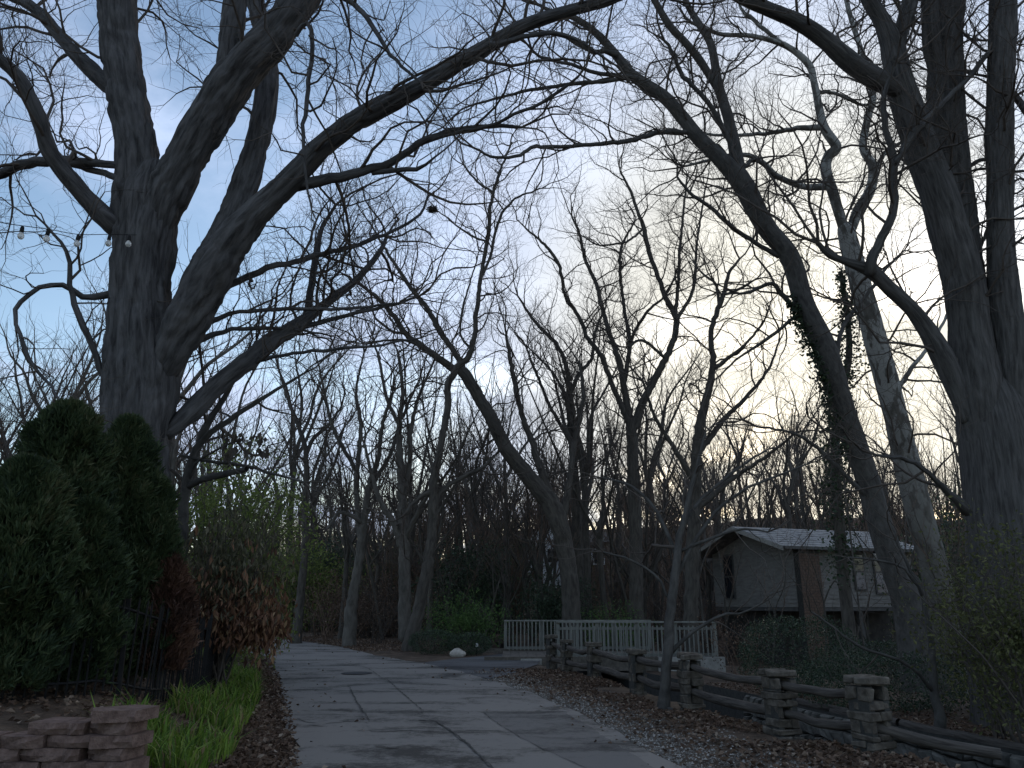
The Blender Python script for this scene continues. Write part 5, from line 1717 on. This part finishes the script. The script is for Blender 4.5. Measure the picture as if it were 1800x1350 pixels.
x, y = G(804, 1153)
boulder('rock', 'pale rock beside the driveway in front of the dark mounds', x, y, (.24, .18, .17), 'rock', 3)
x, y = G(838, 1152)
st_ = empty('path_light', (x, y, gz(x, y)), 'small pale stake light by the driveway', 'path light')
put('stake', tube_mesh('stake', [([(0, 0, -.05), (0, 0, .3)], [.012, .012])], force_sides=6), M['iron'], st_)
put('shade', tube_mesh('shade', [([(0, 0, .26), (0, 0, .3), (0, 0, .36), (0, 0, .38)], [.03, .05, .045, .003])], force_sides=10), M['white'], st_)

# ------------------------------------------------------------------ grass, leaf litter, gravel
rng = np.random.RandomState(900)
n = 5200
yy = rng.uniform(7.2, 17.5, n)
gap = np.interp(yy, [7, 9.4, 12.4, 15.2, 18], [1.5, 1.5, 1.0, .95, .9])
dd = gap * (0.4 + 0.62 * rng.rand(n))
xx = np.interp(yy, LY, LX) - dd
keep = vnoise(np.stack([xx * 1.6, yy * 1.6, xx * 0], -1)) > 0.33
xx, yy = xx[keep], yy[keep]
n = len(xx)
z = ground_z(xx, yy)
h = rng.uniform(.08, .34, n) * (.55 + .9 * vnoise(np.stack([xx * 2.2, yy * 2.2, xx * 0 + 8], -1)))
a = rng.uniform(0, 6.283, n)
ln = np.stack([np.cos(a), np.sin(a)], -1)
w = np.stack([-np.sin(a), np.cos(a)], -1) * rng.uniform(.006, .012, n)[:, None]
b0 = np.stack([xx, yy, z - .01], -1)
lean_ = rng.uniform(.1, 1.1, n) * h
m1 = b0 + np.concatenate([ln * (lean_ * .3)[:, None], (h * .6)[:, None]], 1)
t1 = b0 + np.concatenate([ln * lean_[:, None], (h * rng.uniform(.75, 1, n))[:, None]], 1)
w3 = np.concatenate([w, np.zeros((n, 1))], 1)
V = np.stack([b0 - w3, b0 + w3, m1 + w3, m1 - w3, t1], 1).reshape(-1, 3)
i = np.arange(n) * 5
tag(put('grass', raw_mesh('grass', V, np.stack([i, i + 1, i + 2, i + 3], 1), np.stack([i + 3, i + 2, i + 4], 1), False, {'rnd': ('FLOAT', 'POINT', np.repeat(rng.rand(n), 5))}), M['grass']),
    'bright green grass blades on the bank below the iron fence', 'grass', kind='stuff')


def litter(name, xs, ys, size, mat, lab, cat, seed, flat=.35):
    rng = np.random.RandomState(seed)
    z = ground_z(xs, ys) + rng.uniform(.005, .04, len(xs))
    c = np.stack([xs, ys, z], -1)
    n = len(c)
    a = rng.uniform(0, 6.283, n)
    out = np.stack([np.cos(a), np.sin(a), rng.normal(size=n) * .25], -1)
    me = leaf_mesh(name, c, size, rng, .62, outward=out * 3, spread=flat)
    return tag(put(name, me, M[mat]), lab, cat, kind='stuff')


n = 9000
yy = 6.5 + 30 * rng.rand(n) ** 1.5
xx = np.interp(yy, LY, LX) + 0.10 - np.abs(rng.normal(0, .5, n))
n2 = 15000
y2 = 6.5 + 22 * rng.rand(n2) ** 1.25
x2a, x2b = np.interp(y2, RY, RX), np.interp(y2, CY, CX)
x2 = x2a + (x2b + .2 - x2a) * np.clip(rng.beta(2.6, 1.2, n2), 0, 1)
k2 = (y2 < 20.5) & (vnoise(np.stack([x2 * 1.1, y2 * 1.1, x2 * 0 + 3], -1)) > .28)
n3 = 9000
y3 = rng.uniform(27.5, 46, n3)
x3 = np.interp(y3, RY, RX) + .1 + np.abs(rng.normal(0, 2.2, n3))
k3 = (y3 < 36) | (x3 < -9)
n4 = 6000
y4 = rng.uniform(6.5, 20, n4)
x4 = np.interp(y4, CY, CX) + CRW + .3 + np.abs(rng.normal(0, 1.6, n4))
n5 = 5000
y5 = rng.uniform(6.8, 18, n5)
x5 = np.interp(y5, LY, LX) - rng.uniform(.3, 3.2, n5)
n6 = 420
y6 = rng.uniform(8, 34, n6)
x6 = np.interp(y6, LY, LX) + (np.interp(y6, RY, RX) - np.interp(y6, LY, LX)) * np.where(rng.rand(n6) < .5, rng.beta(.5, 5, n6), 1 - rng.beta(.5, 5, n6))
litter('leaf_litter', np.concatenate([xx, x2[k2], x3[k3], x4, x5, x6]), np.concatenate([yy, y2[k2], y3[k3], y4, y5, y6]), 0.065, 'litter', 'brown fallen leaves lying along both road edges', 'leaf litter', 901)
n = 11000
yy = 6.5 + 14 * rng.rand(n) ** 1.6
xa = np.interp(yy, RY, RX)
xb_ = np.interp(yy, CY, CX)
xx = xa - .12 + (xb_ - xa) * rng.beta(1.1, 3.2, n)
z = ground_z(xx, yy) + .006
s = rng.uniform(.006, .021, n)
o6 = np.array([(1, 0, 0), (0, 1, 0), (-1, 0, 0), (0, -1, 0), (0, 0, .8)])
rot = rng.uniform(0, 6.283, n)
V = o6[None] * s[:, None, None] * rng.uniform(.6, 1.3, (n, 5, 1))
cs, sn_ = np.cos(rot)[:, None], np.sin(rot)[:, None]
V = np.stack([V[..., 0] * cs - V[..., 1] * sn_, V[..., 0] * sn_ + V[..., 1] * cs, V[..., 2]], -1) + np.stack([xx, yy, z], -1)[:, None]
i = np.arange(n) * 5
F3 = np.concatenate([np.stack([i + q, i + (q + 1) % 4, i + 4], 1) for q in range(4)])
tag(put('gravel', raw_mesh('gravel', V.reshape(-1, 3), None, F3, False, {'rnd': ('FLOAT', 'POINT', np.repeat(rng.rand(n), 5))}), M['gravel']),
    'pale loose gravel along the right edge of the road', 'gravel', kind='stuff')
